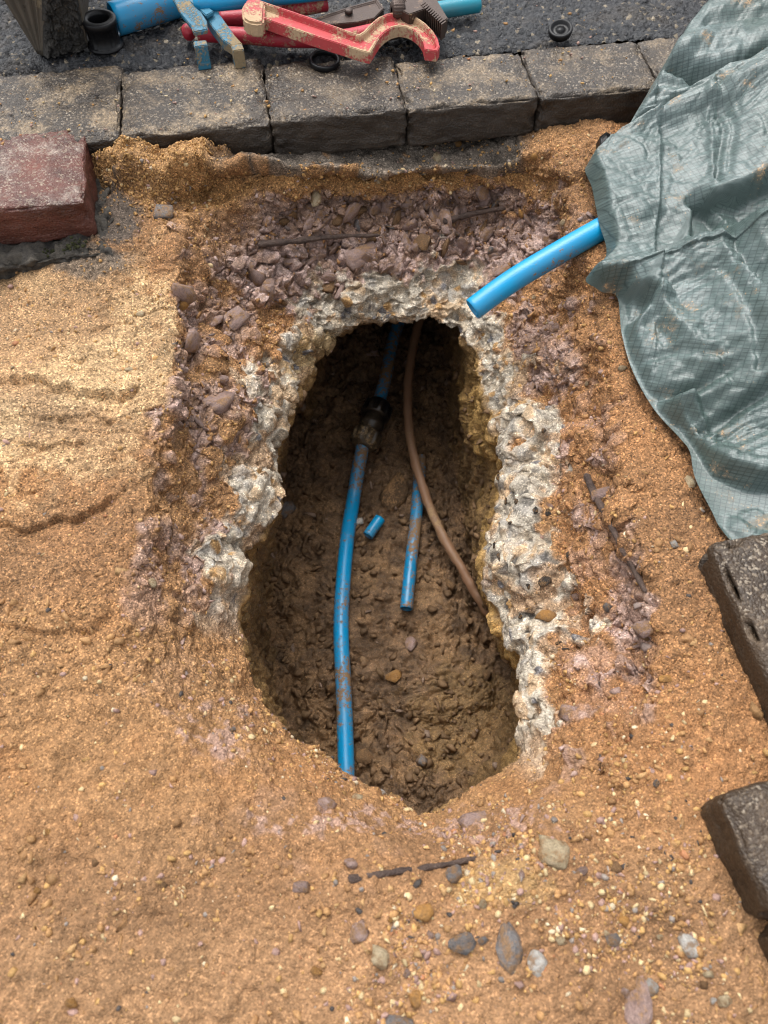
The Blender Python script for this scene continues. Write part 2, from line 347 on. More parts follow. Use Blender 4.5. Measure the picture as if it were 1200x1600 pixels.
# warp of the zone borders
w1 = fbm(pts, 14, 4, 3); w2 = fbm(pts, 45, 3, 9)
vz = vflat + np.where(vflat > 1.6, .30 * w1 + .22 * w2, 0); w3 = fbm(pts, 17, 4, 211); vc = vflat + .55 * w3 + .25 * w2
def inspan(a, b, soft=1.0):
    """spokes a..b (cyclic)"""
    d = np.abs(((uflat - (a + b) / 2 + nS / 2) % nS) - nS / 2); return 1 - smooth((b - a) / 2 - soft * .5, (b - a) / 2 + soft * .5, d)
def blob(cx, cy, rx, ry, wob=.35):
    d = np.sqrt(((ppx - cx) / rx) ** 2 + ((ppy - cy) / ry) ** 2) + wob * w2 + wob * w1 * .6
    return 1 - smooth(.7, 1.2, d)
nearside = inspan(12.7, 19.6, 1.2)            # camera side: no concrete shows, sand runs over the lip
top = inspan(-1.1, 3.6, 1.0)
rightside = inspan(4, 12.5, 1.0); leftside = inspan(19.5, 25.5, 1.0)
out_hole = (ppx > -150) & (ppx < 1350)

# --- zone weights
floor_w = smooth(7.75, 8.05, vz)
conc_w = smooth(3.92, 4.10, vc - .10 * rightside) * (1 - smooth(5.1, 5.5, vz)) * (1 - nearside)
wall_w = smooth(5.1, 5.5, vz) * (1 - floor_w)
hard = smooth(2.15, 2.4, vz) * (1 - smooth(3.92, 4.10, vc)) * (vflat < 5.2)
rub_n = fbm(pts, 24, 3, 31)
rub = smooth(-.12, .22, rub_n + .75 * top * smooth(2.45, 2.7, vflat) - .05 + .30 * np.exp(-((vz - 2.85) / .35) ** 2) * rightside * smooth(700, 860, ppy) - .34 * rightside - .38 * leftside
             + .45 * blob(640, 385, 320, 60) - .25 * nearside)
for b in [(290, 550, 42, 30), (350, 630, 42, 34), (300, 470, 40, 26), (372, 500, 28, 44), (225, 745, 36, 30), (210, 860, 28, 50), (840, 560, 60, 60), (880, 570, 40, 40), (1000, 940, 45, 90), (215, 940, 40, 60), (270, 1050, 40, 40)]:
    rub = np.maximum(rub, blob(*b) * .9)
_q = pts + .02 * np.stack([fbm(pts, 22, 2, 201), fbm(pts, 22, 2, 202), fbm(pts, 22, 2, 203)], 1)
_i = np.nonzero((hard > .01) | ((vflat > 1.5) & (vflat < 4.2)))[0]
clump = np.zeros(len(pts), np.float32); crev = clump.copy()
F1, F2, _h, _o = voronoi(_q[_i], 15, 204); clump[_i] = np.clip(1 - F1 * 1.1, 0, 1) * (.4 + .6 * ((_h >> np.uint32(6)) & np.uint32(255)) / 255.); crev[_i] = 1 - smooth(.06, .34, F2 - F1)
clump *= smooth(1.9, 2.3, vflat) * (1 - smooth(3.7, 4.1, vflat)) * (1 - nearside) * (1 - top)
sides = (leftside + rightside * .6) * (1 - top)
rub = np.clip(rub * (1 - .45 * sides) + sides * smooth(.25, .8, crev) * smooth(-.25, .25, fbm(pts, 9, 2, 206)) * (.75 - .3 * rightside), 0, 1)
rub *= 1 - top * (1 - smooth(2.5, 2.72, vflat + .25 * w1 + .2 * w2)); rub *= 1 - .85 * blob(335, 330, 75, 75) * (1 - blob(300, 450, 60, 50))
hard_rub = np.clip(hard * rub, 0, 1)
hard_rub *= 1 - .9 * nearside
pale_near = (blob(560, 1285, 240, 22, .6) + blob(330, 1140, 60, 45, .6) + blob(760, 1290, 80, 30, .6)) * (vflat < 4.6)
# sand laid over the concrete in patches
_lumps = np.clip(blob(408, 630, 50, 60) + blob(395, 775, 48, 46) + blob(345, 875, 45, 60) + blob(440, 530, 50, 50), 0, 1)
sandover = smooth(.10, .3, fbm(pts, 22, 3, 77) + .15 * rightside * smooth(4.6, 4.0, vflat) - .12 + leftside * (.42 - .9 * _lumps)) * conc_w * (1 - top)

# --- relief
disp = np.zeros(len(pts), np.float32)
lowmask = vflat < 5.2
def add(mask, fn, amount):
    idx = np.nonzero(mask > .01)[0]
    if len(idx): disp[idx] += (amount * mask[idx] * fn(pts[idx])).astype(np.float32)
sand_w = np.clip(1 - hard_rub - conc_w * (1 - sandover) - wall_w - floor_w, 0, 1) * (vflat > .9)
add(sand_w * (1 - .6 * blob(100, 560, 190, 190, .2)), lambda p: fbm(p, 8, 3, 5), .013)
add(sand_w, lambda p: fbm(p, 60, 3, 6, .6), .0032)
def crumbs(p):
    F1, F2, h, o = voronoi(p, 130, 4); return np.sqrt(np.clip(1 - F1 * 1.5, 0, 1)) * (((h >> 5) & 255) / 255.) - .25
loose = np.clip(blob(235, 255, 110, 75) + blob(200, 400, 70, 130) + blob(300, 300, 110, 60) + blob(880, 260, 80, 70) + hard * (1 - .8 * nearside) + .25 - .2 * nearside, 0, 1)
add(sand_w * loose, crumbs, .0062)
smear = smooth(-.15, .3, fbm(pts, 5, 3, 212))
add(sand_w * (1 - loose) * (1 - .75 * blob(100, 560, 190, 190, .2)) * (.35 + .65 * smear), crumbs, .0026)
add(sand_w * (1 - loose) * smooth(900, 1100, ppy), lambda p: np.abs(fbm(p, 18, 3, 213)) - .25, -.006)
add(sand_w * (1 - loose), lambda p: fbm(p, 220, 2, 8), .0012)
# heaped sand against the kerb and beside the red brick
add(blob(235, 245, 110, 55, .15) * (vflat < 2.6), lambda p: 1 + .3 * fbm(p, 30, 2, 3), .046)
add(blob(285, 290, 50, 42, .1) * (vflat < 3.2), lambda p: -np.ones(len(p)), .014)
add(blob(885, 235, 90, 45, .15) * (vflat < 2.6), lambda p: np.ones(len(p)), .016)
# dried layered cracks of the pale sand terrace
terr = blob(110, 560, 190, 190, .2) * (vflat < 2.1)
def strata(p):
    q = p[:, 1] * 30 + .9 * fbm(p, np.array([5., 9., 5.]), 3, 12) * 2.2; f = q - np.floor(q)
    return (f ** 2.5) * smooth(.0, .25, fbm(p, np.array([6., 20., 6.]), 2, 14) + .05)
add(terr, strata, -.003)
def sheet_step(pl, depth, fadep, wpx=3.):
    global disp
    pl = np.array(pl, float); xw = ppx + 8 * w2; yl = np.interp(xw, pl[:, 0], pl[:, 1], left=1e4, right=1e4) + 7 * w2 + 4 * c_f; d = ppy - yl
    ends = np.minimum(np.clip((xw - pl[0, 0]) / 25, 0, 1), np.clip((pl[-1, 0] - xw) / 25, 0, 1)); m = (vflat < 2.3) & (d > -20) & (d < fadep * 4)
    disp -= np.where(m, depth * ends * smooth(0, wpx, d) * np.exp(-np.maximum(d, 0) / fadep), 0).astype(np.float32)
c_f = fbm(pts, 95, 2, 205)
sheet_step([(-30, 578), (0, 584), (68, 592), (120, 606), (188, 614), (228, 596)], 0.0153, 22)
sheet_step([(95, 566), (120, 558), (155, 552)], 0.0085, 12); sheet_step([(145, 505), (190, 502)], 0.0068, 10)
sheet_step([(15, 678), (62, 692), (100, 688), (150, 684)], 0.0085, 16); sheet_step([(5, 757), (44, 763), (80, 756)], 0.0068, 14)
sheet_step([(-20, 812), (40, 822), (81, 808), (131, 800), (160, 785), (200, 760)], .013, 30, 4.); sheet_step([(-20, 640), (60, 648), (140, 640), (200, 655)], 0.0068, 20)
sheet_step([(-10, 960), (60, 985), (140, 975), (180, 950)], 0.0102, 40, 12.)
sheet_step([(-10, 480), (60, 476), (140, 470)], 0.0043, 14)
add(clump, lambda p: np.ones(len(p)), .024)
add(hard_rub * (1 - nearside * .5), lambda p: facets(p + .006 * np.stack([fbm(p, 40, 2, 1)] * 3, 1), 34, 21, .5, .12)[0] - .35, .024)
add(hard_rub * (1 - .5 * top * smooth(380, 400, ppy)), lambda p: facets(p, 80, 22, .5)[0] - .3, .0065)
add(hard_rub, lambda p: fbm(p, 150, 2, 23), .0015)
# dark overhang of bedding sand below the kerb mortar
over = top * smooth(2.06, 2.12, vflat) * (1 - smooth(2.2, 2.6, vflat))
add(over, lambda p: .7 + .5 * fbm(p, 20, 3, 61), -.030)
ledge = top * smooth(1.90, 2.0, vflat) * (1 - smooth(2.03, 2.09, vflat))
add(ledge, lambda p: .7 + .8 * fbm(p, 16, 3, 62), .016)
# concrete: lumpy, pitted where flints have fallen out
cw = conc_w * (1 - .6 * sandover)
add(cw * (1 - .45 * leftside), lambda p: fbm(p, 11, 2, 41), .020)
add(cw, lambda p: fbm(p + .015 * np.stack([fbm(p, 20, 2, 5), fbm(p, 20, 2, 6), fbm(p, 20, 2, 7)], 1), 30, 2, 46), .010)
add(cw, lambda p: facets(p + .015 * np.stack([fbm(p, 24, 2, 5), fbm(p, 24, 2, 6), fbm(p, 24, 2, 7)], 1), 17, 46, .8, .0)[0] - .35, .007)
add(cw * (1 - .7 * top), lambda p: np.abs(fbm(p, 45, 2, 42)) - .3, -.004)
add(cw * top, lambda p: np.abs(fbm(p, np.array([28., 28., 75.]), 3, 47)) - .3, -.014)
def pits(p):
    F1, F2, h, o = voronoi(p, 62, 43); k = (h >> np.uint32(4)) & np.uint32(7); return np.where(k < 2, -np.clip(1 - F1 * 2.3, 0, 1) ** .5, np.where(k > 5, np.clip(1 - F1 * 2., 0, 1) ** .6 * .7, 0))
add(cw * rightside * smooth(720, 780, ppy), pits, .005)
add(cw, lambda p: facets(p, 75, 49, .7, .0)[0] - .35, .0030)
add(cw, lambda p: fbm(p, 120, 3, 45), .0026)
for (a_, b_, rx_, ry_, h_) in ((408, 630, 48, 50, .010), (395, 775, 46, 44, .010), (345, 870, 40, 55, .010), (455, 520, 40, 40, .012), (815, 680, 40, 45, .014), (820, 850, 55, 90, .014), (850, 985, 60, 40, .012), (600, 470, 70, 35, .010)):
    add(blob(a_, b_, rx_, ry_, .18) * (vflat > 3.2) * (vflat < 5.3), lambda p: np.ones(len(p)), h_)
# clay wall: spade marks, lumps
add(wall_w, lambda p: fbm(p, np.array([16., 16., 5.]), 3, 51), .014)
add(wall_w, lambda p: facets(p, 40, 52, .7, .05)[0] - .3, .008)
add(blob(757, 655, 26, 55, .2) * wall_w, lambda p: np.ones(len(p)), .014)
add(wall_w, lambda p: fbm(p, 90, 3, 53), .003)
# trench floor: wet clods
add(floor_w, lambda p: fbm(p, 8, 3, 55), .022)
def clods_f(p, fr, sd):
    p = p + .25 / fr * np.stack([fbm(p, fr * .9, 2, 2), fbm(p, fr * .9, 2, 3), fbm(p, fr * .9, 2, 4)], 1)
    F1, F2, h, o = voronoi(p, fr, sd); r = ((h >> np.uint32(5)) & np.uint32(255)) / 255.
    return (np.sqrt(np.clip(1 - F1 * 1.15, 0, 1)) * (.35 + .65 * r) + .35 * np.einsum('ij,ij->i', _G[h & np.uint32(255)], o) * r) - .35
add(floor_w, lambda p: clods_f(p, 24, 56), .022)
add(floor_w, lambda p: clods_f(p, 58, 57), .010)
add(floor_w, lambda p: facets(p, 46, 60, .7, .12)[0] - .3, .009)
add(floor_w, lambda p: clods_f(p, 120, 59), .005)
add(floor_w, lambda p: fbm(p, 130, 3, 58), .002)
fade = 1 - smooth(9.5, 10, vflat) * .2
pts2 = pts + nor * (disp * fade)[:, None]
_K = P(422, 191, 0); _qv = np.array([-math.sin(math.radians(8.7)), math.cos(math.radians(8.7))]); _bk = (pts2[:, :2] - _K[:2]) @ _qv
pts2[:, 2] = np.where((_bk > -.012) & (vflat < 2.6), np.minimum(pts2[:, 2], -.058 + .050 * smooth(.004, -.012, _bk)), pts2[:, 2])
V2 = pts2.reshape(NU, NV, 3); V2[:, -1] = V2[:, -2] * .5 + V2[:, -1] * .5
N2 = grid_normals(V2)
if N2[NU // 2, 100, 2] < 0: N2 = -N2
nor2 = N2.reshape(-1, 3); pts2 = V2.reshape(-1, 3)

# --- colour of the soils themselves (linear), wet sheen in alpha
C = np.zeros((len(pts), 3), np.float32); A = np.full(len(pts), .72, np.float32)
def col(*c): return np.array(c, np.float32)
c1 = fbm(pts, 6, 3, 101); c2 = fbm(pts, 28, 3, 102); c3 = fbm(pts, 110, 2, 103)
def blend(w, c):
    w = np.clip(w, 0, 1)[:, None]; C[:] = C * (1 - w) + c * w
C[:] = col(.335, .180, .078)
blend(smooth(-.3, .5, c1 + .5 * c2), col(.262, .132, .054))
blend(blob(100, 560, 200, 190) * (vflat < 2.25), col(.465, .305, .158) * (1 + .12 * c2)[:, None])
blend(.6 * blob(60, 640, 110, 40) , col(.36, .25, .14))
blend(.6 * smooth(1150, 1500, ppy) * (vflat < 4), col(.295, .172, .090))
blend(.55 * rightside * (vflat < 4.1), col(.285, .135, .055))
blend(blob(240, 250, 130, 70) * (vflat < 3), col(.42, .235, .095))
# grey-black mortar below the kerb and round the red brick
damp = smooth(.0, .45, fbm(pts, 4, 3, 214)) * (vflat < 4); blend(.6 * damp, col(.205, .108, .05))
blend(top * (1 - smooth(2.05, 2.2, vz)) * smooth(310, 400, ppx + 60 * w1) * (1 - smooth(800, 850, ppx + 40 * w1)), col(.15, .122, .096) * (1 + .6 * c2)[:, None])
blend(.85 * blob(175, 345, 42, 55), col(.075, .066, .058))
blend(.7 * blob(135, 405, 60, 28), col(.13, .11, .09))
blend(top * np.exp(-((vflat - 2.35) / .2) ** 2), col(.30, .155, .055))
# crushed purple stone
_, hf, _ = facets(pts[:1], 42, 21)
idx = np.nonzero(hard_rub > .02)[0]
F1, F2, hh, _o = voronoi(pts[idx], 34, 21); rv = (((hh >> 7) & 255) / 255.)[:, None]
prp = col(.33, .225, .19) * (1 - rv) + col(.48, .35, .305) * rv
tone = np.zeros_like(C); tone[idx] = prp
blend(hard_rub * (.55 + .45 * smooth(-.35, .1, c3 + .6 * c2)), tone)
blend(.6 * hard_rub * blob(600, 330, 300, 45), col(.31, .185, .115))
blend(.75 * np.clip(pale_near, 0, 1) * smooth(-.2, .3, c3 + c2), col(.33, .215, .17))
# concrete
blend(cw, col(.54, .475, .38) * (1 + .30 * c3 + .26 * c2)[:, None])
blend(.8 * cw * smooth(.18, .42, c2 + .4 * c3 + .08 * rightside), col(.44, .28, .145))
blend(cw * .7 * smooth(.2, .45, fbm(pts, 30, 3, 120)), col(.40, .37, .33))
blend(.55 * cw * smooth(.0, .35, fbm(pts, 70, 3, 241)), col(.42, .33, .225))
blend(cw * .8 * sandover, col(.33, .18, .075))
blend(.8 * cw * blob(500, 555, 60, 40), col(.36, .235, .09))
idx = np.nonzero(cw > .05)[0]
F1, F2, hh, _o = voronoi(pts[idx], 62, 43); k = ((hh >> np.uint32(4)) & np.uint32(7))
pit = np.zeros(len(pts), np.float32); pit[idx] = (k < 2) * smooth(.42, .30, F1); fl = np.zeros(len(pts), np.float32); fl[idx] = (k == 6) * smooth(.45, .32, F1)
fl2 = np.zeros(len(pts), np.float32); fl2[idx] = (k == 7) * smooth(.45, .32, F1)
blend(pit * cw * .8 * rightside * smooth(700, 760, ppy), col(.055, .05, .048)); blend(fl * cw, col(.40, .24, .10)); blend(fl2 * cw, col(.16, .15, .15))
A[(pit * cw) > .5] = .3
# walls and floor
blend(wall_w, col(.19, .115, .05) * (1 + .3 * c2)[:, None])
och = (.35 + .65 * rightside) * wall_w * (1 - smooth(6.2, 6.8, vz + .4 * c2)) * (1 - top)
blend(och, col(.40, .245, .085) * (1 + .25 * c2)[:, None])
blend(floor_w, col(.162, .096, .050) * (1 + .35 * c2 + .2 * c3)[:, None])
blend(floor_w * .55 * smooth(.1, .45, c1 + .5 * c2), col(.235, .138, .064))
blend(.6 * floor_w * blob(740, 1130, 110, 90), col(.23, .14, .055))
A = np.where(floor_w > .5, .42, A); A = np.where(hard_rub > .5, .5, A); A = np.where(cw > .5, .5, A); A = np.where(wall_w > .5, .5, A)
# single features: yellow clay smear, dark root stains
blend(.45 * blob(780, 1385, 75, 40), col(.46, .30, .125))
C *= (1 + .20 * c3 + .22 * c1 + .16 * c2)[:, None]
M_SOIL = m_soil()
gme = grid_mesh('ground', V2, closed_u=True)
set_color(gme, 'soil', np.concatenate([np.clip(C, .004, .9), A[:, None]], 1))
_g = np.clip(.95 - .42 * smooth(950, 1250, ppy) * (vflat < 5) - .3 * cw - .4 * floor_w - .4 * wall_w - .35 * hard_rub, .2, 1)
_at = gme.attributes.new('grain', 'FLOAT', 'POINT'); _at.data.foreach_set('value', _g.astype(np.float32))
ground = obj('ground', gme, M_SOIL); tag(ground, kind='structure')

# --- lookups on the finished ground
gpx, gpy, gz = project(pts2)
front = (nor2 @ FW < .25) & (vflat > .5)
_fi = np.nonzero(front & (gpx > -150) & (gpx < 1350) & (gpy > 100) & (gpy < 1750))[0]
def surf(px, py, r=5):
    d = np.maximum(np.abs(gpx[_fi] - px), np.abs(gpy[_fi] - py)); k = _fi[d < r]
    if len(k) == 0: k = _fi[[int(np.argmin(d))]]
    j = k[int(np.argmin(gz[k]))]; return pts2[j].astype(float), nor2[j].astype(float), j

# ================================================================== mesh builders
def catmull(ctrl, n):
    c = np.array(ctrl, float); c = np.vstack([2 * c[0] - c[1], c, 2 * c[-1] - c[-2]]); out = []
    m = len(c) - 3; t = np.linspace(0, m - 1e-6, n)
    for x in t:
        i = int(x); out.append(cr(c[i], c[i + 1], c[i + 2], c[i + 3], x - i))
    return np.array(out)
def frames(path):
    T = np.gradient(path, axis=0); T /= np.linalg.norm(T, axis=1)[:, None]
    a = np.array([0, 0, 1.]) if abs(T[0][2]) < .8 else np.array([1., 0, 0])
    U = []
    for t in T:
        a = a - t * (a @ t); a /= np.linalg.norm(a); U.append(a.copy())
    U = np.array(U); return T, U, np.cross(T, U)
def tube_mesh(name, path, r, n=28, hollow=0.0, rough=0.0, seed=0, flat=1.0):
    """sweeps a ring; hollow = wall thickness (open pipe), else closed ends"""
    path = np.asarray(path); T, U, B = frames(path)
    r = np.broadcast_to(np.asarray(r, float), (len(path),)); a = np.linspace(0, 2 * np.pi, n, endpoint=False)
    ring = np.cos(a)[None, :, None] * U[:, None] * flat + np.sin(a)[None, :, None] * B[:, None]
    outer = path[:, None] + ring * r[:, None, None]
    if hollow:
        inner = path[:, None] + ring * (r - hollow)[:, None, None]
        e = hollow * .3
        V = np.concatenate([outer[:1] * .5 + inner[:1] * .5, outer, outer[-1:] * .5 + inner[-1:] * .5, inner[::-1], outer[:1] * .5 + inner[:1] * .5])
        V[0] -= T[0] * e; V[-1] -= T[0] * e; V[len(path) + 1] += T[-1] * e
    else:
        c0 = path[0][None, None] + 0 * outer[:1]; c1 = path[-1][None, None] + 0 * outer[:1]
        V = np.concatenate([c0 + ring[:1] * r[0] * .01, c0 * .25 + outer[:1] * .75, outer, c1 * .25 + outer[-1:] * .75, c1 + ring[-1:] * r[-1] * .01])
    if rough:
        q = V.reshape(-1, 3); k = fbm(q, 60, 3, seed) * rough
        d = V - np.concatenate([np.repeat(path[:1], V.shape[0], 0)[:, None]], 1) if False else None
        nrm = np.zeros_like(V); body = slice(2, 2 + len(path)) if not hollow else slice(1, 1 + len(path))
        nrm[body] = ring
        V = V + nrm * k.reshape(V.shape[:2])[..., None]
    V = np.swapaxes(V, 0, 1)
    return grid_mesh(name, V, closed_u=True)
def lathe_mesh(name, prof, axis_o, axis_d, n=48, ribs=0, rib_amt=0., rib_rng=None):
    """prof: (t along axis, radius); ribs: grips standing out of the wall where rib_rng holds"""
    d = np.array(axis_d, float); d /= np.linalg.norm(d); a = np.array([0, 0, 1.]) if abs(d[2]) < .8 else np.array([1., 0, 0])
    u = np.cross(d, a); u /= np.linalg.norm(u); b = np.cross(d, u); th = np.linspace(0, 2 * np.pi, n, endpoint=False)
    V = np.zeros((n, len(prof), 3))
    for j, (t, r) in enumerate(prof):
        rr = np.full(n, r)
        if ribs and (rib_rng is None or rib_rng[0] <= t <= rib_rng[1]): rr = r + rib_amt * (np.cos(th * ribs) > .1)
        V[:, j] = np.array(axis_o) + d * t + np.cos(th)[:, None] * u * rr[:, None] + np.sin(th)[:, None] * b * rr[:, None]
    return grid_mesh(name, V, closed_u=True)
def round_box(name, size, r=.006, cuts=22, noise=0.0015, seed=0, chips=0.0):
    """paving block: box with worn round edges; local coords, centre at the middle of the top face"""
    bm = bmesh.new(); bmesh.ops.create_cube(bm, size=1.0)
    bmesh.ops.subdivide_edges(bm, edges=bm.edges[:], cuts=cuts, use_grid_fill=True)
    v = np.array([x.co[:] for x in bm.verts]); s = np.array(size)
    v = np.sign(v) * .5 * (1 - (1 - np.abs(v) * 2) ** 1.35)                 # crowd the grid towards the edges
    p = v * s; lim = s / 2 - r; q = np.clip(p, -lim, lim); d = p - q; l = np.linalg.norm(d, axis=1)
    k = l > 1e-9; nrm = np.zeros_like(p); nrm[k] = d[k] / l[k][:, None]; p[k] = q[k] + nrm[k] * np.minimum(r, np.max(np.abs(d[k]), axis=1))[:, None]
    flatn = np.where(np.abs(v) > .499, np.sign(v), 0); nn = np.where(k[:, None], nrm, flatn); nn /= np.linalg.norm(nn, axis=1)[:, None] + 1e-9
    h = fbm(p + seed * .37, 26, 4, 5) * noise * 1.6 + fbm(p + seed * .37, 120, 3, 6) * noise
    if chips:
        edge = (np.abs(v) > .44).sum(1) >= 2
        h -= edge * chips * smooth(.0, .35, fbm(p + seed * .71, 45, 3, 9))
    p = p + nn * h[:, None]; p[:, 2] -= size[2] / 2
    for x, c in zip(bm.verts, p): x.co = c
    me = bpy.data.meshes.new(name); bm.to_mesh(me); bm.free(); return me
def put(name, me, mat, loc, rot=(0, 0, 0), parent=None, smooth_sh=True, scale=None):
    o = bpy.data.objects.new(name, me); COL.objects.link(o)
    if not me.materials: me.materials.append(mat)
    if smooth_sh: me.polygons.foreach_set('use_smooth', np.ones(len(me.polygons), bool))
    o.location = loc; o.rotation_euler = rot
    if scale is not None: o.scale = scale
    if parent is not None:
        o.parent = parent; o.matrix_parent_inverse = Matrix.Translation(parent.location).inverted()
    return o
def prism(name, poly, dn, inset=0., sink=0., bev=.0015):
    """closed 3-D outline (top face) pulled down along dn; the top web sunk inside a rim"""
    bm = bmesh.new(); vs = [bm.verts.new(p) for p in poly]; f = bm.faces.new(vs); bm.normal_update()
    if f.normal.dot(Vector(dn)) > 0: f.normal_flip()
    ex = bmesh.ops.extrude_face_region(bm, geom=[f]); top = f
    low = [e for e in ex['geom'] if isinstance(e, bmesh.types.BMVert)]
    bmesh.ops.translate(bm, verts=low, vec=dn)
    bm.normal_update()
    for q in bm.faces:
        pass
    if inset:
        r = bmesh.ops.inset_region(bm, faces=[top], thickness=inset, use_even_offset=True)
        r2 = bmesh.ops.inset_region(bm, faces=[top], thickness=.0012, use_even_offset=True)
        bmesh.ops.translate(bm, verts=top.verts[:], vec=Vector(dn).normalized() * sink)
    bmesh.ops.recalc_face_normals(bm, faces=bm.faces[:])
    if bev:
        eds = [e for e in bm.edges if len(e.link_faces) == 2 and e.calc_face_angle(0) > .6]
        bmesh.ops.bevel(bm, geom=eds, offset=bev, segments=2, affect='EDGES', clamp_overlap=True)
    bmesh.ops.triangulate(bm, faces=[q for q in bm.faces if len(q.verts) > 4])
    me = bpy.data.meshes.new(name); bm.to_mesh(me); bm.free(); return me
def bar_mesh(name, path, w, h, n=30, bev=.25):
    """flat bar with rounded corners swept along a path (w across, h thick)"""
    path = catmull(path, n); T, U, B = frames(path)
    prof = []
    for (sx, sy) in ((1, 1), (-1, 1), (-1, -1), (1, -1)):
        for a in (0, 45, 90):
            q = math.radians(a + {(1, 1): 0, (-1, 1): 90, (-1, -1): 180, (1, -1): 270}[(sx, sy)]); r = min(w, h) * bev
            prof.append((sx * (w / 2 - r) + r * math.cos(q), sy * (h / 2 - r) + r * math.sin(q)))
    prof = np.array(prof)
    ring = prof[None, :, 0, None] * B[:, None] + prof[None, :, 1, None] * U[:, None]
    V = path[:, None] + ring; c0 = np.repeat(path[:1, None], len(prof), 1); c1 = np.repeat(path[-1:, None], len(prof), 1)
    V = np.concatenate([c0 + ring[:1] * .01, V[:1] * .97 + c0 * .03, V, V[-1:] * .97 + c1 * .03, c1 + ring[-1:] * .01])
    return grid_mesh(name, np.swapaxes(V, 0, 1), closed_u=True)

# ================================================================== KERB, ROAD, PAVING BLOCKS
TH = math.radians(8.7); E = np.array([math.cos(TH), math.sin(TH), 0]); Q = np.array([-math.sin(TH), math.cos(TH), 0])
K0 = P(422, 191, 0)
M_KERB = m_block('charcoal_concrete', (.024, .018, .014), (.062, .049, .038), (.34, .25, .155), .13)
def kdepth(t): return float(np.clip(.153 - .085 * t, .128, .188))
kerb = empty('kerb', tuple(K0 + Q * .07)); tag(kerb, kind='structure')
kw = [.202, .202, .202, .202, .212, .199, .197, .187, .2, .2]; x = -sum(kw[:5])
for i, w_ in enumerate(kw):
    dp = kdepth(x + w_ / 2); c = K0 + E * (x + w_ / 2) + Q * dp / 2; x += w_
    me = round_box('kerb_block', (w_ - .0012, dp, .062), .0085, 34, .0018, seed=i + 1, chips=.004)
    put('kerb_block', me, M_KERB, (c[0], c[1], random.uniform(-.0015, .0015)), (random.uniform(-.012, .012), random.uniform(-.006, .006), TH + random.uniform(-.005, .005)), kerb)
# tarmac behind the kerb
xs = np.concatenate([np.linspace(-8, -.95, 12)[:-1], np.linspace(-.95, .95, 440), np.linspace(.95, 8, 12)[1:]])
ys = np.concatenate([np.linspace(.136, .62, 110), .62 + np.geomspace(.02, 9, 26)])
X, Y = np.meshgrid(xs, ys, indexing='ij'); R = K0[None, None] + X[..., None] * E + Y[..., None] * Q; R[..., 2] = -.006
rp = R.reshape(-1, 3); near = (np.abs(X.ravel()) < .95) & (Y.ravel() < .62)
dz = np.zeros(len(rp)); q = rp[near]
dz[near] = fbm(q, 9, 3, 71) * .004 + (facets(q, 120, 72)[0] - .4) * .006 + (facets(q, 210, 73)[0] - .3) * .003 + .006 * smooth(.15, .5, fbm(q, 26, 3, 74)) * (q[:, 0] < -.2)
R[..., 2] += dz.reshape(R.shape[:2]) - .016 * (1 - smooth(-.002, .012, Y - np.clip(.153 - .085 * X, .128, .188)))
tag(obj('road', grid_mesh('road', R), m_tarmac()), kind='structure')
# red brick on its mortar, at the left
M_RED = m_block('red_brick', (.055, .020, .015), (.155, .052, .036), (.30, .24, .20), .09)
rb = P(132, 256, 0); rbc = rb - E * .1 
red = put('paving_brick', round_box('paving_brick', (.2, .160, .060), .006, 30, .0016, 31, .004), M_RED, (rbc[0], rbc[1], .001), (.0, .01, TH + .03))
tag(red, 'red speckled paving brick bedded on dark mortar beside the kerb', 'brick')
M_MORT = m_plain('dark_mortar', (.026, .024, .023), (.115, .10, .08), .8, 75, 1.0)
mb = rbc - Q * .002
slab = put('mortar_slab', round_box('mortar_slab', (.235, .205, .05), .006, 60, .006, 41, .012), M_MORT, (mb[0] - .0, mb[1] - .012, -.052), (.05, .0, TH + .03))
tag(slab, 'cracked dark grey mortar slab under the red brick', 'mortar')
M_MOSS = m_plain('moss', (.018, .022, .006), (.07, .075, .02), .9, 160, 1.0)
mossp = [surf(a, b)[0] + np.array([0, .0, .012]) for a, b in ((-15, 408), (20, 402), (45, 398), (70, 400), (95, 392), (118, 384))]
mp = catmull(mossp, 60)
_mv, _mf = [], []
bm = bmesh.new(); bmesh.ops.create_icosphere(bm, subdivisions=1, radius=1.0); _iv = np.array([x.co[:] for x in bm.verts]); _if = np.array([[x.index for x in f.verts] for f in bm.faces]); bm.free()
for k in range(420):
    c = mp[random.randrange(8, 60)] + np.array([random.gauss(0, .006), random.gauss(0, .005), random.gauss(-.006, .003)]); r_ = random.uniform(.0012, .0032)
    _mv.append(_iv * r_ * np.array([1, 1, random.uniform(.6, 1.2)]) + c - mp[0]); _mf.append(_if + len(_iv) * k)
moss = put('moss', raw_mesh('moss', np.concatenate(_mv), np.concatenate(_mf)), M_MOSS, tuple(mp[0]))
tag(moss, 'dark green moss strip along the foot of the mortar slab', 'moss', kind='stuff')
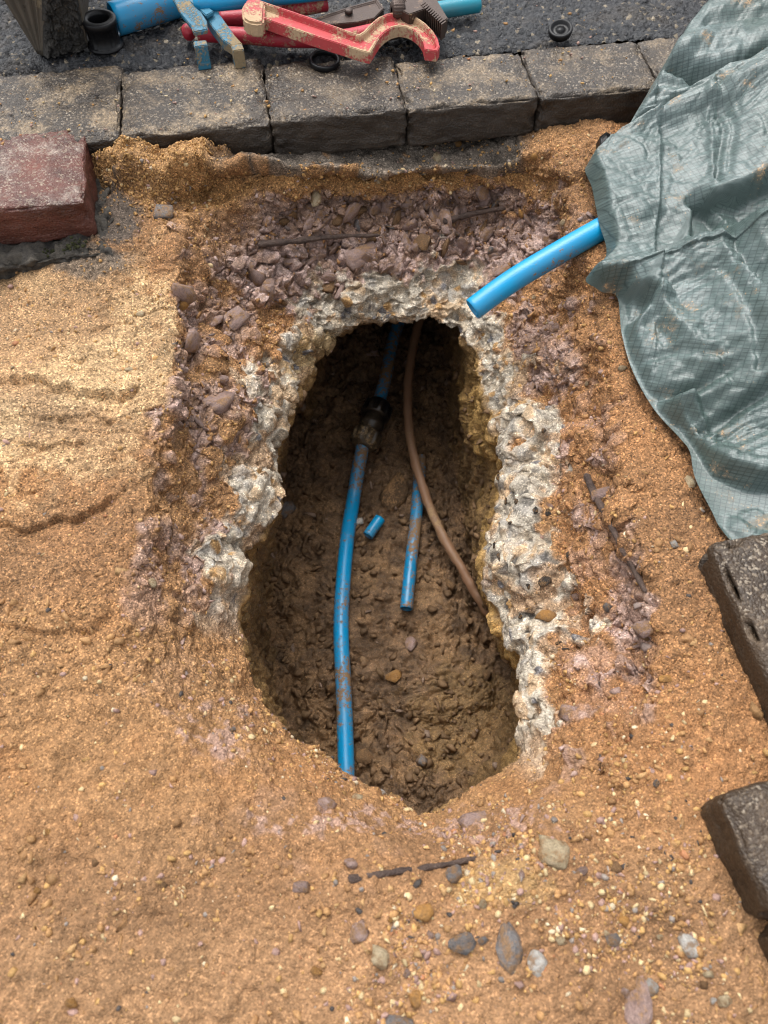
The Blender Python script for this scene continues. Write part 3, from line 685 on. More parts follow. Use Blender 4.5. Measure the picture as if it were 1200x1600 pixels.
# paving blocks at the right edge
M_BROWN = m_block('brown_block', (.022, .015, .010), (.060, .038, .022), (.24, .17, .11), .08)
def edge_block(px, py, rot, w_, d_, zt, label, seed, h=.062, tilt=(0, 0), chips=.004):
    """px, py = far left corner of the top face"""
    a = P(px, py, zt); e = np.array([math.cos(rot), math.sin(rot), 0]); n = np.array([math.sin(rot), -math.cos(rot), 0])
    c = a + e * w_ / 2 + n * d_ / 2
    o = put('paving_block', round_box('paving_block', (w_, d_, h), .012, 34, .0011, seed, chips), M_BROWN, tuple(c), (tilt[0], tilt[1], rot))
    return tag(o, label, 'paving block', 'loose-edged paving blocks at the right')
edge_block(1108, 842, math.radians(10), .12, .20, -.018, 'chipped brown paving block half under the green tarpaulin', 51, .07, (.0, -.05), .016)
edge_block(1122, 1240, math.radians(15), .20, .098, -.008, 'brown paving block with sharp upper corner below the chipped block', 52, .064)
b2 = P(1122, 1240, 0) + .101 * np.array([math.sin(math.radians(15)), -math.cos(math.radians(15)), 0]); bx, by, _ = project(b2)
edge_block(bx, by, math.radians(16), .20, .098, -.011, 'brown paving block at the lower right edge of the picture', 53, .064)

# ================================================================== PIPES
BLUE = (.003, .265, .54)
M_BLUE = m_pipe('blue_pipe_muddy', BLUE, .10); M_BLUE2 = m_pipe('blue_pipe_clean', (.002, .285, .56), .045); M_BLUE3 = m_pipe('blue_pipe_filmed', (.006, .20, .40), .14)
M_TEAL = m_pipe('teal_pipe', (.01, .24, .33), -.02)
M_LEAD = m_pipe('old_pipe', (.235, .125, .068), .05, (.24, .155, .08), .55)
M_BLACK = m_plain('black_plastic', (.004, .004, .005), (.011, .011, .012), .36, 60, .2, .3)
M_BLACKMUD = m_pipe('black_plastic_muddy', (.008, .008, .010), .035, (.24, .165, .085), .3)
def floorpath(pl, r, lift=0., n=80):
    """points seen at pl lying on the trench floor: its height there, smoothed, carries the pipe"""
    zs = np.array([surf(a, b)[0][2] for a, b in pl]); zs = np.convolve(np.pad(zs, 1, 'edge'), [.25, .5, .25], 'valid')
    return [P(a, b, z + r + lift) for (a, b), z in zip(pl, zs)]
wp = empty('water_pipe', (0, 0, 0))
lo = floorpath([(541, 1195), (537, 1080), (533, 970), (541, 855), (553, 775)], .0125, .004) + [P(566, 700, FZ + .05)]
d0 = lo[0] - lo[1]; d0 /= np.linalg.norm(d0); d0[2] = 0; lo = [lo[0] + d0 * .13 + np.array([0, 0, -.004])] + lo
cpl_a = lo[-1]; cpl_b = P(594, 628, FZ + .062)
cd = cpl_b - cpl_a; cl = np.linalg.norm(cd); cd /= cl
lo_path = catmull(lo + [cpl_a + cd * .02], 120)
hi_path = catmull([cpl_b - cd * .02, P(604, 582, FZ + .058), P(612, 540, FZ + .05), W(.04, 1.24, FZ + .045), W(.05, 1.38, FZ + .04)], 50)
wp.location = tuple(lo_path[60])
obj('pipe', tube_mesh('pipe', lo_path, .0134, 32, .0023), M_BLUE, wp); obj('pipe', tube_mesh('pipe', hi_path, .0130, 32, .0023), M_BLUE3, wp)
cp = empty('coupling', tuple(cpl_a)); cp.parent = wp; cp.matrix_parent_inverse = Matrix.Translation(wp.location).inverted(); cp.location = tuple(cpl_a)
def cpart(name, prof, ribs=0, amt=0., rr=None):
    me = lathe_mesh(name, [(t - 0, r) for t, r in prof], cpl_a, cd, 96, ribs, amt, rr)
    o = bpy.data.objects.new(name, me); COL.objects.link(o); me.materials.append(M_BLACKMUD); o.parent = cp
    bpy.context.view_layer.update(); o.matrix_parent_inverse = cp.matrix_world.inverted(); return o
L_ = cl
cpart('coupling_body', [(.02, .013), (.022, 0.0220), (L_ * .44, 0.0220), (L_ * .46, 0.0246), (L_ * .54, 0.0246), (L_ * .56, 0.0220), (L_ - .022, 0.0220), (L_ - .02, .013)], 6, .0012, (L_ * .45, L_ * .55))
cpart('nut', [(0, .013), (.0, .019), (.002, 0.0215), (.006, 0.0230), (.008, 0.0246), (.030, 0.0271), (.032, 0.0292), (.036, 0.0292), (.037, 0.0220)], 10, .0042, (.007, .031))
cpart('nut', [(L_, .013), (L_, .019), (L_ - .002, 0.0215), (L_ - .006, 0.0230), (L_ - .008, 0.0246), (L_ - .030, 0.0271), (L_ - .032, 0.0292), (L_ - .036, 0.0292), (L_ - .037, 0.0220)], 10, .0042, (L_ - .031, L_ - .007))
tag(wp, 'long blue water pipe with a black coupling along the trench floor', 'pipe')
def single_pipe(name, path, r, mat, label, hollow=.0022, cat='pipe', n=60, rough=0., group=None):
    path = catmull(path, n); c = path[len(path) // 2]
    o = put(name, tube_mesh(name, path - c, r, 30, hollow, rough, 5), mat, tuple(c)); return tag(o, label, cat, group)
single_pipe('cut_pipe', floorpath([(635, 951), (641, 890), (650, 810), (655, 750), (657, 715)], .0115, .003), .0115, M_BLUE3, 'muddy blue pipe with an open cut end beneath the brown pipe', .0018)
single_pipe('pipe_offcut', floorpath([(575, 837), (594, 810)], .0106, .005), .0106, M_BLUE2, 'short blue pipe offcut lying loose on the trench floor', .0024, n=12)
old = floorpath([(660, 490), (646, 535), (638, 590), (639, 665), (653, 738), (686, 825), (722, 888)], .012, .012) 
old = [P(a, b, z - .075) for a, b, z in ((664, 470, -.44), (648, 530, -.455), (638, 595, -.465), (639, 665, -.475), (653, 738, -.485), (684, 822, -.49), (720, 886, -.495), (752, 940, -.51), (785, 985, -.535), (805, 1010, -.56))]
single_pipe('old_service_pipe', old, .0088, M_LEAD, 'thin brown mud-coated pipe curving across the trench to its right wall', 0, n=110, rough=.002)
single_pipe('pipe', [P(739, 483, -.108), P(785, 449, -.090), P(832, 419, -.074), P(935, 360, -.048), P(1010, 322, -.035), P(1090, 290, -.03)], .0158, M_BLUE2, 'clean bright blue pipe sticking out from under the tarpaulin', .003)
# roots and twigs
M_ROOT = m_plain('root_bark', (.035, .022, .018), (.13, .085, .065), .6, 70, .9)
def root(pl, r, label, lift=.002, seed=1, name='root'):
    p = np.array([surf(a, b)[0] + np.array([0, -.3, .9]) * lift for a, b in pl]); ln = p[0] + (p[-1] - p[0]) * np.linspace(0, 1, len(p))[:, None]; p = p * .55 + ln * .45; path = catmull(p, 60); c = path[30]
    rr = r * (1.1 - .5 * np.linspace(0, 1, 60)) + .0010 * fbm(path, 90, 2, seed)
    rr[0] *= .4; rr[-1] *= .4
    return tag(put(name, tube_mesh(name, path - c, rr, 14, 0, .0012, seed), M_ROOT, tuple(c)), label, 'root')
root([(910, 738), (925, 775), (945, 815), (962, 850), (985, 890), (1004, 922)], .0042, 'dark straight root on the right slope beside the concrete', .003, 2)
root([(545, 1372), (590, 1366), (640, 1357), (690, 1352), (745, 1338)], .0032, 'thin dark root half buried in the sand below the trench', -.0042, 3)
root([(408, 382), (460, 378), (520, 376), (590, 370)], .0048, 'horizontal dark root under the rubble layer below the kerb', .006, 4)
root([(690, 345), (720, 340), (755, 336), (785, 332)], .005, 'short thick dark root in the rubble near the blue pipe', .004, 5)

# ================================================================== THINGS LYING ON THE KERB AND ROAD
M_REDP = m_paint('red_paint', (.46, .03, .05), (.40, .17, .13), (.42, .29, .17), .07, .4)
M_REDP2 = m_paint('red_paint_muddy', (.46, .055, .06), (.42, .20, .15), (.44, .31, .19), .15, .45)
M_BLUEP = m_paint('blue_paint_worn', (.035, .19, .30), (.17, .19, .18), (.27, .205, .12), .11, .5)
M_RUST = m_paint('rusty_steel', (.085, .06, .05), (.17, .115, .08), (.33, .255, .16), .04, .45, .5)
# hook wrench
zt = lambda px: .058 - (px - 380) / 310 * .030
hook = [(379, 14), (384, 4), (398, -3), (412, 2), (480, 25), (560, 53), (568, 48), (577, 38), (590, 27), (604, 21), (620, 18), (636, 20), (651, 26), (665, 36), (677, 48), (684, 60), (687, 72), (683, 79), (664, 77), (661, 64), (655, 55), (646, 47), (636, 42), (624, 40), (612, 43), (602, 49), (593, 58), (586, 69), (578, 82), (568, 80), (480, 52), (412, 28), (403, 30), (390, 32), (381, 26)]
hw = empty('hook_wrench', tuple(P(560, 85, .004)))
obj('wrench_body', prism('wrench_body', [P(a, b, zt(a)) for a, b in hook], (0, -.003, -.0155), .0042, .0085, .0010), M_REDP2, hw, False)
stub = [(377, 12), (383, 0), (402, -6), (414, 4), (412, 34), (402, 36), (388, 34), (379, 28)]
obj('end_boss', prism('end_boss', [P(a, b, zt(a) + .003) for a, b in stub], (0, -.003, -.020), 0, 0, .003), M_REDP2, hw, False)
tag(hw, 'red muddy hook wrench with a curved C-shaped jaw, topmost tool', 'wrench')
# gripping tool with two red tubular handles and rusty toothed jaws
pw = empty('pipe_wrench', tuple(P(560, 60, 0)))
obj('handle', tube_mesh('handle', catmull([P(311, 52, .018), P(380, 56, .017), P(450, 61, .016), P(530, 60, .016), P(600, 46, .016)], 50), .0115, 24, .002), M_REDP, pw)
obj('handle', tube_mesh('handle', catmull([P(345, 30, .014), P(400, 26, .016), P(460, 14, .024), P(510, 5, .024)], 40), .0115, 24), M_REDP, pw)
obj('wrench_frame', prism('wrench_frame', [P(a, b, .026) for a, b in ((486, 30), (510, 22), (545, 10), (590, -2), (600, 12), (585, 28), (560, 34), (515, 38), (492, 42))], (0, 0, -.018), .004, .002, .001), M_RUST, pw, False)
obj('wrench_frame', prism('wrench_frame', [P(a, b, .018) for a, b in ((495, 46), (540, 40), (600, 34), (640, 24), (652, 40), (600, 52), (540, 56), (500, 56))], (0, 0, -.014), 0, 0, .001), M_RUST, pw, False)
obj('adjusting_nut', lathe_mesh('adjusting_nut', [(0, .004), (0, .0115), (.003, .0125), (.016, .0125), (.019, .0115), (.019, .004)], P(612, 16, .036), (1, .25, -.1), 72, 18, .0012, (.002, .017)), M_RUST, pw, False)
obj('bolt', lathe_mesh('bolt', [(0, .0001), (0, .007), (.004, .007), (.006, .005), (.006, .0001)], P(545, 20, .026), (0, 0, 1), 6), M_RUST, pw, False)
jaw = empty('jaw', tuple(P(680, 20, .03))); jaw.parent = pw; jaw.matrix_parent_inverse = Matrix.Translation(pw.location).inverted()
jme = prism('jaw_plate', [P(a, b, .040) for a, b in ((618, -14), (648, -20), (662, -4), (676, -12), (700, 28), (690, 36), (668, 12), (640, 22), (622, 14), (634, 2))], (0, 0, -.022), 0, 0, .0012)
def sub(name, me, mat, par, sm=True):
    o = bpy.data.objects.new(name, me); COL.objects.link(o)
    if not me.materials: me.materials.append(mat)
    if sm: me.polygons.foreach_set('use_smooth', np.ones(len(me.polygons), bool))
    o.parent = par; bpy.context.view_layer.update(); o.matrix_parent_inverse = par.matrix_world.inverted(); return o
sub('jaw_plate', jme, M_RUST, jaw, False)
for i in range(12):
    t = i / 11; a, b = 660 + 32 * t, 6 + 30 * t; c = P(a, b, .039)
    sub('tooth', prism('tooth', [P(a - 3, b + 1, .041), P(a + 4, b - 4, .041), P(a + 5.2, b - 2.8, .041), P(a - 1.8, b + 2.2, .041)], (0, -.002, -.022), 0, 0, 0), M_RUST, jaw, False)
tag(pw, 'rusty pipe wrench with red tube handles under the hook wrench', 'wrench')
# blue steel clamp: two bent flat legs
ct = empty('pipe_clamp', tuple(P(330, 100, 0)))
def plate(name, pl, zt_, dn): return obj(name, prism(name, [P(a_, b_, zz) for a_, b_, zz in ([(*q, zt_) for q in pl] if np.isscalar(zt_) else [(*q, z_) for q, z_ in zip(pl, zt_)])], dn, 0, 0, .0012), M_BLUEP, ct, False)
plate('leg', [(268, -6), (292, -6), (302, 8), (314, 18), (323, 32), (324, 46), (302, 50), (298, 40), (282, 20)], [.062, .062, .058, .054, .048, .042, .042, .046, .056], (0, 0, -.007))
plate('leg', [(316, 20), (338, 15), (352, 34), (366, 54), (379, 68), (362, 71), (348, 62), (332, 42)], [.044, .044, .038, .032, .028, .028, .032, .038], (0, 0, -.016))
plate('foot', [(302, 64), (322, 62), (324, 70), (303, 73)], .036, (0, -.001, -.035))
plate('foot', [(360, 69), (378, 68), (381, 77), (364, 79)], .028, (0, -.001, -.027))
plate('cross_plate', [(268, -10), (300, -10), (334, 17), (322, 24), (296, 2)], .050, (0, 0, -.006))
obj('pivot', lathe_mesh('pivot', [(0, .0001), (0, .009), (.004, .010), (.02, .010), (.024, .0001)], P(293, 46, .012), (.3, -1, .2), 28), M_REDP, ct)
tag(ct, 'worn blue steel clamp with two stubby legs beside the red handles', 'clamp')
# loose pipe lengths on the road
def lying(px0, py0, px1, py1, r, mat, label, hollow=.003, ext=1.0):
    a, b = P(px0, py0, r - .002), P(px1, py1, r - .002); b = a + (b - a) * ext
    return single_pipe('pipe_length', [a, a * .5 + b * .5, b], r, mat, label, hollow, n=20)
lying(178, 30, 285, -2, .0235, M_BLUE2, 'thick blue pipe length behind the black sleeve', .003, 1.25)
p_ = single_pipe('pipe_length', [P(303, 6, .052), P(370, 0, .050), P(450, -8, .048), P(520, -16, .046)], .0125, M_BLUE2, 'thin blue pipe length resting on the blue clamp', .0022, n=20)
single_pipe('pipe_length', [P(640, 24, .012), P(700, 14, .012), P(748, 6, .012)], .0125, M_TEAL, 'teal pipe length behind the toothed jaw', .002, n=20)
sl = P(166, 72, .0)
sleeve = put('black_sleeve', lathe_mesh('black_sleeve', [(.0, .016), (.0, .0270), (.003, .0275), (.0045, .0245), (.006, .0225), (.031, .0235), (.032, .0255), (.040, .0258), (.041, .0245), (.041, .0165), (.036, .0160), (.0005, .0158), (0, .016)], (0, 0, 0), (0, 0, 1), 96, 16, -.0016, (.006, .0309)), M_BLACK, (sl[0], sl[1], .001), (.0, .03, 0))
tag(sleeve, 'black ribbed plastic sleeve standing in front of the thick blue pipe', 'sleeve')
def ringthing(px, py, z, R, r, h, tilt, label, name='seal_ring'):
    p = P(px, py, z); o = put(name, lathe_mesh(name, [(0, R - r), (0, R), (h * .2, R + .0006), (h * .8, R + .0006), (h, R), (h, R - r), (h * .5, R - r - .0005), (0, R - r)], (0, 0, 0), (0, 0, 1), 56, 28, .0005, (h * .15, h * .85)), M_BLACK, (p[0], p[1], z), tilt)
    return tag(o, label, 'ring')
ringthing(507, 99, .002, .0225, .0035, .008, (.05, .05, 0), 'black rubber ring lying on the kerb below the hook wrench')
c_ = P(875, 52, .006)
cap = put('rubber_bung', lathe_mesh('rubber_bung', [(0, .0001), (0, .0155), (.002, .0175), (.010, .0185), (.012, .0180), (.0125, .0145), (.008, .0135), (.0075, .006), (.010, .0055), (.0105, .0001)], (0, 0, 0), (0, 0, 1), 48, 24, .0006, (.003, .010)), M_BLACK, (c_[0], c_[1], .004), (.22, -.1, 0))
tag(cap, 'small round black rubber bung alone on the road', 'bung')
g_ = surf(945, 226)[0]
scrap = put('plastic_scrap', prism('plastic_scrap', [Vector(q) for q in ((-.012, -.010, .012), (.002, -.014, .014), (.014, -.006, .010), (.012, .010, .012), (-.004, .014, .016), (-.013, .006, .012))], (.002, .001, -.02), .002, .002, .001), M_BLACK, (g_[0], g_[1], g_[2]), (.3, .2, 0), smooth_sh=False)
tag(scrap, 'shiny black plastic scrap between the kerb and the tarpaulin', 'scrap')
# tool foot at the top left: a tapering steel shoe caked with tarmac
ft = empty('machine_foot', tuple(P(100, 84, 0)))
M_SHOE = m_paint('worn_steel', (.13, .11, .085), (.22, .18, .12), (.05, .045, .04), .0, .5, .2)
M_CAKE = m_plain('tarmac_cake', (.012, .012, .013), (.075, .068, .058), .42, 70, 1.0)
lo5 = [P(58, 84, .003), P(66, 87, .003), P(138, 74, .003), P(134, 50, .003), P(50, 58, .003)]
mi5 = [P(6, 0, .075), P(64, 2, .075), P(123, 0, .075), P(123, 0, .075) + np.array([0, .11, 0]), P(6, 0, .075) + np.array([0, .11, 0])]
def ring5(t):
    c5 = [l + (m_ - l) * t for l, m_ in zip(lo5, mi5)]
    rg_ = [np.linspace(c5[i], c5[(i + 1) % 5], 36, endpoint=False) for i in range(5)]
    gd = np.array([0, -1., .3]); k = np.arange(36)
    rg_[0] = rg_[0] + gd * (.0035 * t * np.sign(np.sin(k * .62)) * ((k > 3) & (k < 33)))[:, None]      # pressed grooves
    return np.concatenate(rg_)
ringsv = [ring5(t) for t in (0, .12, .5, 1, 2.0, 3.4)]
bot = ringsv[0].mean(0) + (ringsv[0] - ringsv[0].mean(0)) * .02; topc = ringsv[-1].mean(0) + (ringsv[-1] - ringsv[-1].mean(0)) * .02
obj('steel_box', grid_mesh('steel_box', np.stack([bot] + ringsv + [topc], 1), closed_u=True), M_SHOE, ft, False)
# caked aggregate on the face towards the camera
u_, v_ = np.meshgrid(np.linspace(.02, .98, 60), np.linspace(0, 1, 90), indexing='ij')
def bl(t): return [l + (m_ - l) * t for l, m_ in zip(lo5, mi5)]
pf = (lo5[1] * (1 - u_)[..., None] + lo5[2] * u_[..., None]); pm = (mi5[1] * (1 - u_)[..., None] + mi5[2] * u_[..., None]); pf = pf + (pm - pf) * (v_ * 2.2)[..., None]
fn = np.cross(lo5[2] - lo5[1], mi5[1] - lo5[1]); fn /= np.linalg.norm(fn); fn = fn if fn[1] < 0 else -fn
qf = pf.reshape(-1, 3); hgt = ((facets(qf, 75, 81)[0]) * .008 + facets(qf, 160, 82)[0] * .004 + fbm(qf, 25, 3, 83) * .005).reshape(u_.shape)
edge_ = np.minimum(np.minimum(u_, 1 - u_) * 8, 1)
pf = pf + fn * ((hgt + .003) * edge_ - .001)[..., None]
obj('caked_tarmac', grid_mesh('caked_tarmac', pf), M_CAKE, ft, False)
tag(ft, 'grooved steel box foot caked with black tarmac at the top left', 'machine foot')

# ================================================================== TARPAULIN
def m_tarp():
    N = NT('tarpaulin'); uv = N.n('UVMap', uv_map='weave'); sp = N.n('SeparateXYZ'); N.set(sp.inputs[0], uv.outputs[0])
    def lines(o, k, wid):
        f = N.math('FRACT', N.math('MULTIPLY', o, k)); d = N.math('ABSOLUTE', N.math('SUBTRACT', f, .5)); return N.ramp(d, [(0, 1.), (wid, .35), (wid * 2.2, 0.)])
    wob = N.noise(30, 3, .6)
    ux = N.math('ADD', sp.outputs[0], N.math('MULTIPLY', wob, .0025)); uy = N.math('ADD', sp.outputs[1], N.math('MULTIPLY', wob, .0025))
    la, lb = lines(ux, 165., .07), lines(uy, 200., .08)
    grid = N.math('MAXIMUM', la, lb)
    fine = N.math('MULTIPLY', lines(uy, 700., .3), .25)
    n = N.noise(7, 4, .6); n2 = N.noise(90, 4, .65)
    st = N.n('VectorMath', operation='MULTIPLY'); N.set(st.inputs[0], uv.outputs[0]); st.inputs[1].default_value = (12, 210, 1)
    streak = N.noise(1., 4, .7, st.outputs[0])
    c = N.ramp(n, [(.3, (.062, .094, .084)), (.7, (.122, .165, .162))])
    c = N.mix(1.0, c, N.ramp(streak, [(.3, .68), (.5, .97), (.72, 1.35)]), 'MULTIPLY')
    c = N.mix(N.math('MULTIPLY', grid, .72), c, (.022, .038, .038))
    mudn = N.noise(19, 6, .72)
    mud = N.ramp(N.math('ADD', N.math('MULTIPLY', mudn, .8), N.math('MULTIPLY', n2, .25)), [(.60, 0.), (.68, .65)])
    c = N.mix(mud, c, (.20, .16, .11))
    crumb = N.ramp(N.math('ADD', N.math('MULTIPLY', mudn, .6), N.math('MULTIPLY', N.noise(240, 3, .7), .5)), [(.665, 0.), (.70, .9)])
    c = N.mix(crumb, c, (.40, .26, .14))
    h = N.math('ADD', N.math('MULTIPLY', grid, -.2), N.math('ADD', N.math('MULTIPLY', streak, 1.5), fine))
    return N.done(c, N.math('ADD', .37, N.math('MULTIPLY', mud, .4)), N.bump(h, .35, .0012), .7)
edge_px = [(1135, -60, .02), (1110, 5, .02), (1055, 75, .012), (1010, 150, .006), (985, 192, -.01), (968, 226, -.03), (915, 262, -.035), (924, 300, -.035), (934, 350, -.035), (946, 402, -.045), (914, 440, -.05), (938, 456, -.05), (962, 466, -.055), (966, 500, -.06), (969, 530, -.06), (985, 585, -.06), (1018, 645, -.06), (1058, 690, -.06), (1074, 712, -.06), (1082, 752, -.06), (1110, 800, -.055), (1150, 850, -.04), (1200, 882, -.035), (1260, 915, -.025), (1330, 955, -.02)]
NUt, NVt = 490, 235
ep = np.array([P(a, b, z) for a, b, z in edge_px])
ed = catmull(ep, NUt); arc = np.concatenate([[0], np.cumsum(np.linalg.norm(np.diff(ed, axis=0), axis=1))])
sv = np.concatenate([np.linspace(0, .40, NVt - 22), .40 + np.geomspace(.004, .5, 22)])
ang = np.linspace(math.radians(4), math.radians(-2), NUt)
T = ed[:, None] + sv[None, :, None] * np.stack([np.cos(ang), np.sin(ang), 0 * ang], 1)[:, None]
S = np.broadcast_to(sv, (NUt, NVt)); flat = T.reshape(-1, 3).copy(); sfl = S.ravel(); afl = np.repeat(arc, NVt)
# heap under the sheet: rises from the edge, slowly under the loose flap
epx = np.repeat(project(ed)[1], NVt); flap = smooth(225, 262, epx) * (1 - smooth(425, 470, epx))
puff = (.020 + .006 * np.sin(afl * 40)) * (1 - .75 * flap)
z = puff * (1 - np.exp(-sfl / .009)) + .105 * smooth(0, .30, sfl - .06 * flap) + .05 * smooth(.2, .7, sfl)
base_z = np.repeat(ed[:, 2], NVt); base_z = base_z * (1 - smooth(0, .25, sfl)) - .02 * smooth(0, .25, sfl)
Z0 = base_z + z; _sub = np.arange(0, len(flat), 7)
def on_heap(px, py):
    zz = .04
    for _ in range(9):
        p = P(px, py, zz); d = (flat[_sub, 0] - p[0]) ** 2 + (flat[_sub, 1] - p[1]) ** 2; zz = .5 * zz + .5 * Z0[_sub[int(np.argmin(d))]]
    return P(px, py, zz)[:2]
def pl_dist(pl):
    """distance in plan to a fold line, and which side (plus = nearer the camera)"""
    q = np.array([on_heap(a, b) for a, b in pl]); best = np.full(len(flat), 9.); side = np.zeros(len(flat)); along = np.zeros(len(flat)); Ls = np.linalg.norm(np.diff(q, axis=0), axis=1); acc = 0; tot = Ls.sum()
    for i in range(len(q) - 1):
        d = q[i + 1] - q[i]; L = d @ d; r = flat[:, :2] - q[i]; t = np.clip((r @ d) / L, 0, 1); w = r - t[:, None] * d; dd = np.hypot(w[:, 0], w[:, 1])
        m = dd < best; best[m] = dd[m]; side[m] = np.sign(d[1] * r[m, 0] - d[0] * r[m, 1]); along[m] = (acc + t[m] * Ls[i]) / tot; acc += Ls[i]
    return best, side, along
wob = .0022 * fbm(flat, 28, 3, 91)
def crease(pl, amp, wid, pw=1.0):
    global z
    d, s_, a = pl_dist(pl); z = z + amp * np.clip(1 - np.abs(d + wob) / wid, 0, 1) ** pw
def roll(pl, amp, wid):
    global z
    d, s_, a = pl_dist(pl); z = z + amp * np.exp(-((d + wob) / wid) ** 2)
def step(pl, amp, wid, reach=.5):
    """amp > 0: the camera side stands higher; amp < 0: the far layer overlaps the near one"""
    global z
    d, s_, a = pl_dist(pl); sd = d * s_ + wob; f = smooth(-wid, wid, sd) * np.exp(-(np.maximum(sd, 0) / reach) ** 2)
    ends = smooth(0, .10, a) * (1 - smooth(.93, 1.0, a)) if reach < .2 else 1.0
    z = z + amp * f * ends
# upper roll over the kerb
roll([(1020, 120), (1080, 55), (1160, 10), (1260, -40)], .024, .045)
roll([(1050, 108), (1100, 113), (1150, 112), (1200, 80), (1280, 40)], -.050, .014)
for pl in ([(1005, 112), (1062, 100)], [(985, 207), (1018, 194)], [(990, 185), (1050, 165)], [(1000, 150), (1060, 140), (1100, 125)], [(1080, 90), (1130, 82)], [(1095, 60), (1200, 30)]): crease(pl, -.007, .009)
for pl in ([(1000, 130), (1070, 112)], [(985, 195), (1040, 178)], [(1090, 75), (1150, 62)]): crease(pl, .006, .012)
# loose flap lying over the heap, its hem and the sewn strip
step([(900, 272), (968, 226), (1020, 198), (1115, 138), (1200, 95), (1320, 40)], .026, .003, .25)
step([(1021, 196), (1019, 260), (1018, 372)], .006, .002, .3); crease([(1021, 196), (1019, 260), (1018, 372)], .005, .004)
crease([(1092, 168), (1098, 240), (1105, 312)], .005, .005); crease([(1110, 150), (1120, 230), (1112, 300)], -.008, .007); crease([(1125, 160), (1135, 230), (1128, 290)], -.005, .006)
# flap bottom overlaps the next roll
step([(1070, 335), (1110, 326), (1150, 308), (1200, 278), (1290, 235)], -.045, .006, .07)
roll([(1120, 345), (1200, 350), (1290, 360)], .022, .026)
crease([(1082, 330), (1112, 350), (1145, 398), (1200, 470), (1260, 530)], -.022, .016); roll([(1100, 365), (1140, 430), (1200, 500)], .012, .02)
# tip of the flap and the pocket below it
roll([(925, 436), (1000, 448), (1060, 420), (1100, 385)], .010, .018)
step([(925, 450), (962, 464), (1004, 474), (1020, 480)], -.030, .004, .05)
crease([(1008, 478), (1040, 528), (1100, 570)], .013, .020); crease([(970, 530), (1000, 512), (1024, 485)], .012, .014); crease([(1000, 480), (1008, 510), (1040, 545)], -.012, .012)
roll([(1060, 500), (1130, 480), (1220, 490)], .018, .06)
crease([(1115, 430), (1150, 500), (1180, 585)], -.007, .007); crease([(1040, 470), (1100, 440), (1180, 432)], -.005, .008)
# pleats towards the lower hem
crease([(1026, 626), (1080, 616), (1152, 578)], -.022, .012); crease([(1058, 642), (1110, 606), (1156, 580)], .014, .012)
crease([(1098, 684), (1160, 637), (1230, 588)], -.018, .010); crease([(1070, 640), (1098, 672), (1106, 684)], .012, .009)
crease([(990, 575), (1050, 560), (1110, 570)], -.006, .008); crease([(1040, 590), (1120, 548), (1200, 540)], .006, .012)
roll([(1040, 634), (1072, 678), (1102, 703), (1140, 728), (1210, 742)], .014, .012)
step([(1045, 660), (1078, 704), (1120, 732), (1180, 750), (1270, 745)], -.036, .006, .10)
roll([(1090, 768), (1140, 805), (1220, 835)], .014, .024)
rot = lambda a: np.stack([flat[:, 0] * math.cos(a) + flat[:, 1] * math.sin(a), -flat[:, 0] * math.sin(a) + flat[:, 1] * math.cos(a), 0 * flat[:, 0]], 1)
q = rot(math.radians(22)) + .02 * np.stack([fbm(flat, 12, 2, 3), fbm(flat, 12, 2, 4), 0 * sfl], 1)
z += .009 * (.5 - np.abs(fbm(q, np.array([3.5, 11., 1.]), 2, 97))) * smooth(.0, .05, sfl)
z += .0065 * (.5 - np.abs(fbm(q, np.array([5., 22., 1.]), 2, 92))) * smooth(.0, .05, sfl)
z += .0044 * (.4 - np.abs(fbm(q, np.array([14., 70., 1.]), 3, 93)))
q2 = rot(math.radians(-40)); z += .0038 * (.4 - np.abs(fbm(q2, np.array([9., 28., 1.]), 2, 94)))
z += (facets(flat * np.array([1, 1, 0]), 26, 95, .7, .1)[0] - .4) * .0042 + (facets(flat * np.array([1, 1, 0]), 60, 96, .6, .1)[0] - .4) * .0013
flat[:, 2] = base_z + z * smooth(-.004, .012, sfl)
# never below the kerb, the ground or the blocks
kd = (flat[:, :2] - K0[:2]); onk = (kd @ Q[:2]) > -.004
flat[:, 2] = np.maximum(flat[:, 2], np.where(onk, .006 + .02 * smooth(0, .1, sfl), -.052 + .03 * smooth(0, .12, sfl)))
# the sheet bellies over its own edge a little, as cloth does
Tm = flat.reshape(NUt, NVt, 3)
tme = grid_mesh('tarpaulin', Tm)
uvl = tme.uv_layers.new(name='weave'); li = np.zeros(len(tme.loops), np.int32); tme.loops.foreach_get('vertex_index', li)
ca, sa = math.cos(.33), math.sin(.33)
_d, _s, _a = pl_dist([(900, 440), (1000, 470), (1086, 335), (1200, 282), (1300, 240)]); _m = smooth(-.004, .004, _d * _s); _t = .30 - .62 * _m
uvv = np.stack([flat[:, 0] * np.cos(_t) + flat[:, 1] * np.sin(_t), -flat[:, 0] * np.sin(_t) + flat[:, 1] * np.cos(_t) + .8 * (flat[:, 2] - base_z)], 1)[li]; uvl.data.foreach_set('uv', uvv.astype(np.float32).ravel())
tarp = obj('tarpaulin', tme, m_tarp())
tag(tarp, 'crumpled green woven tarpaulin heaped along the right side', 'tarpaulin')

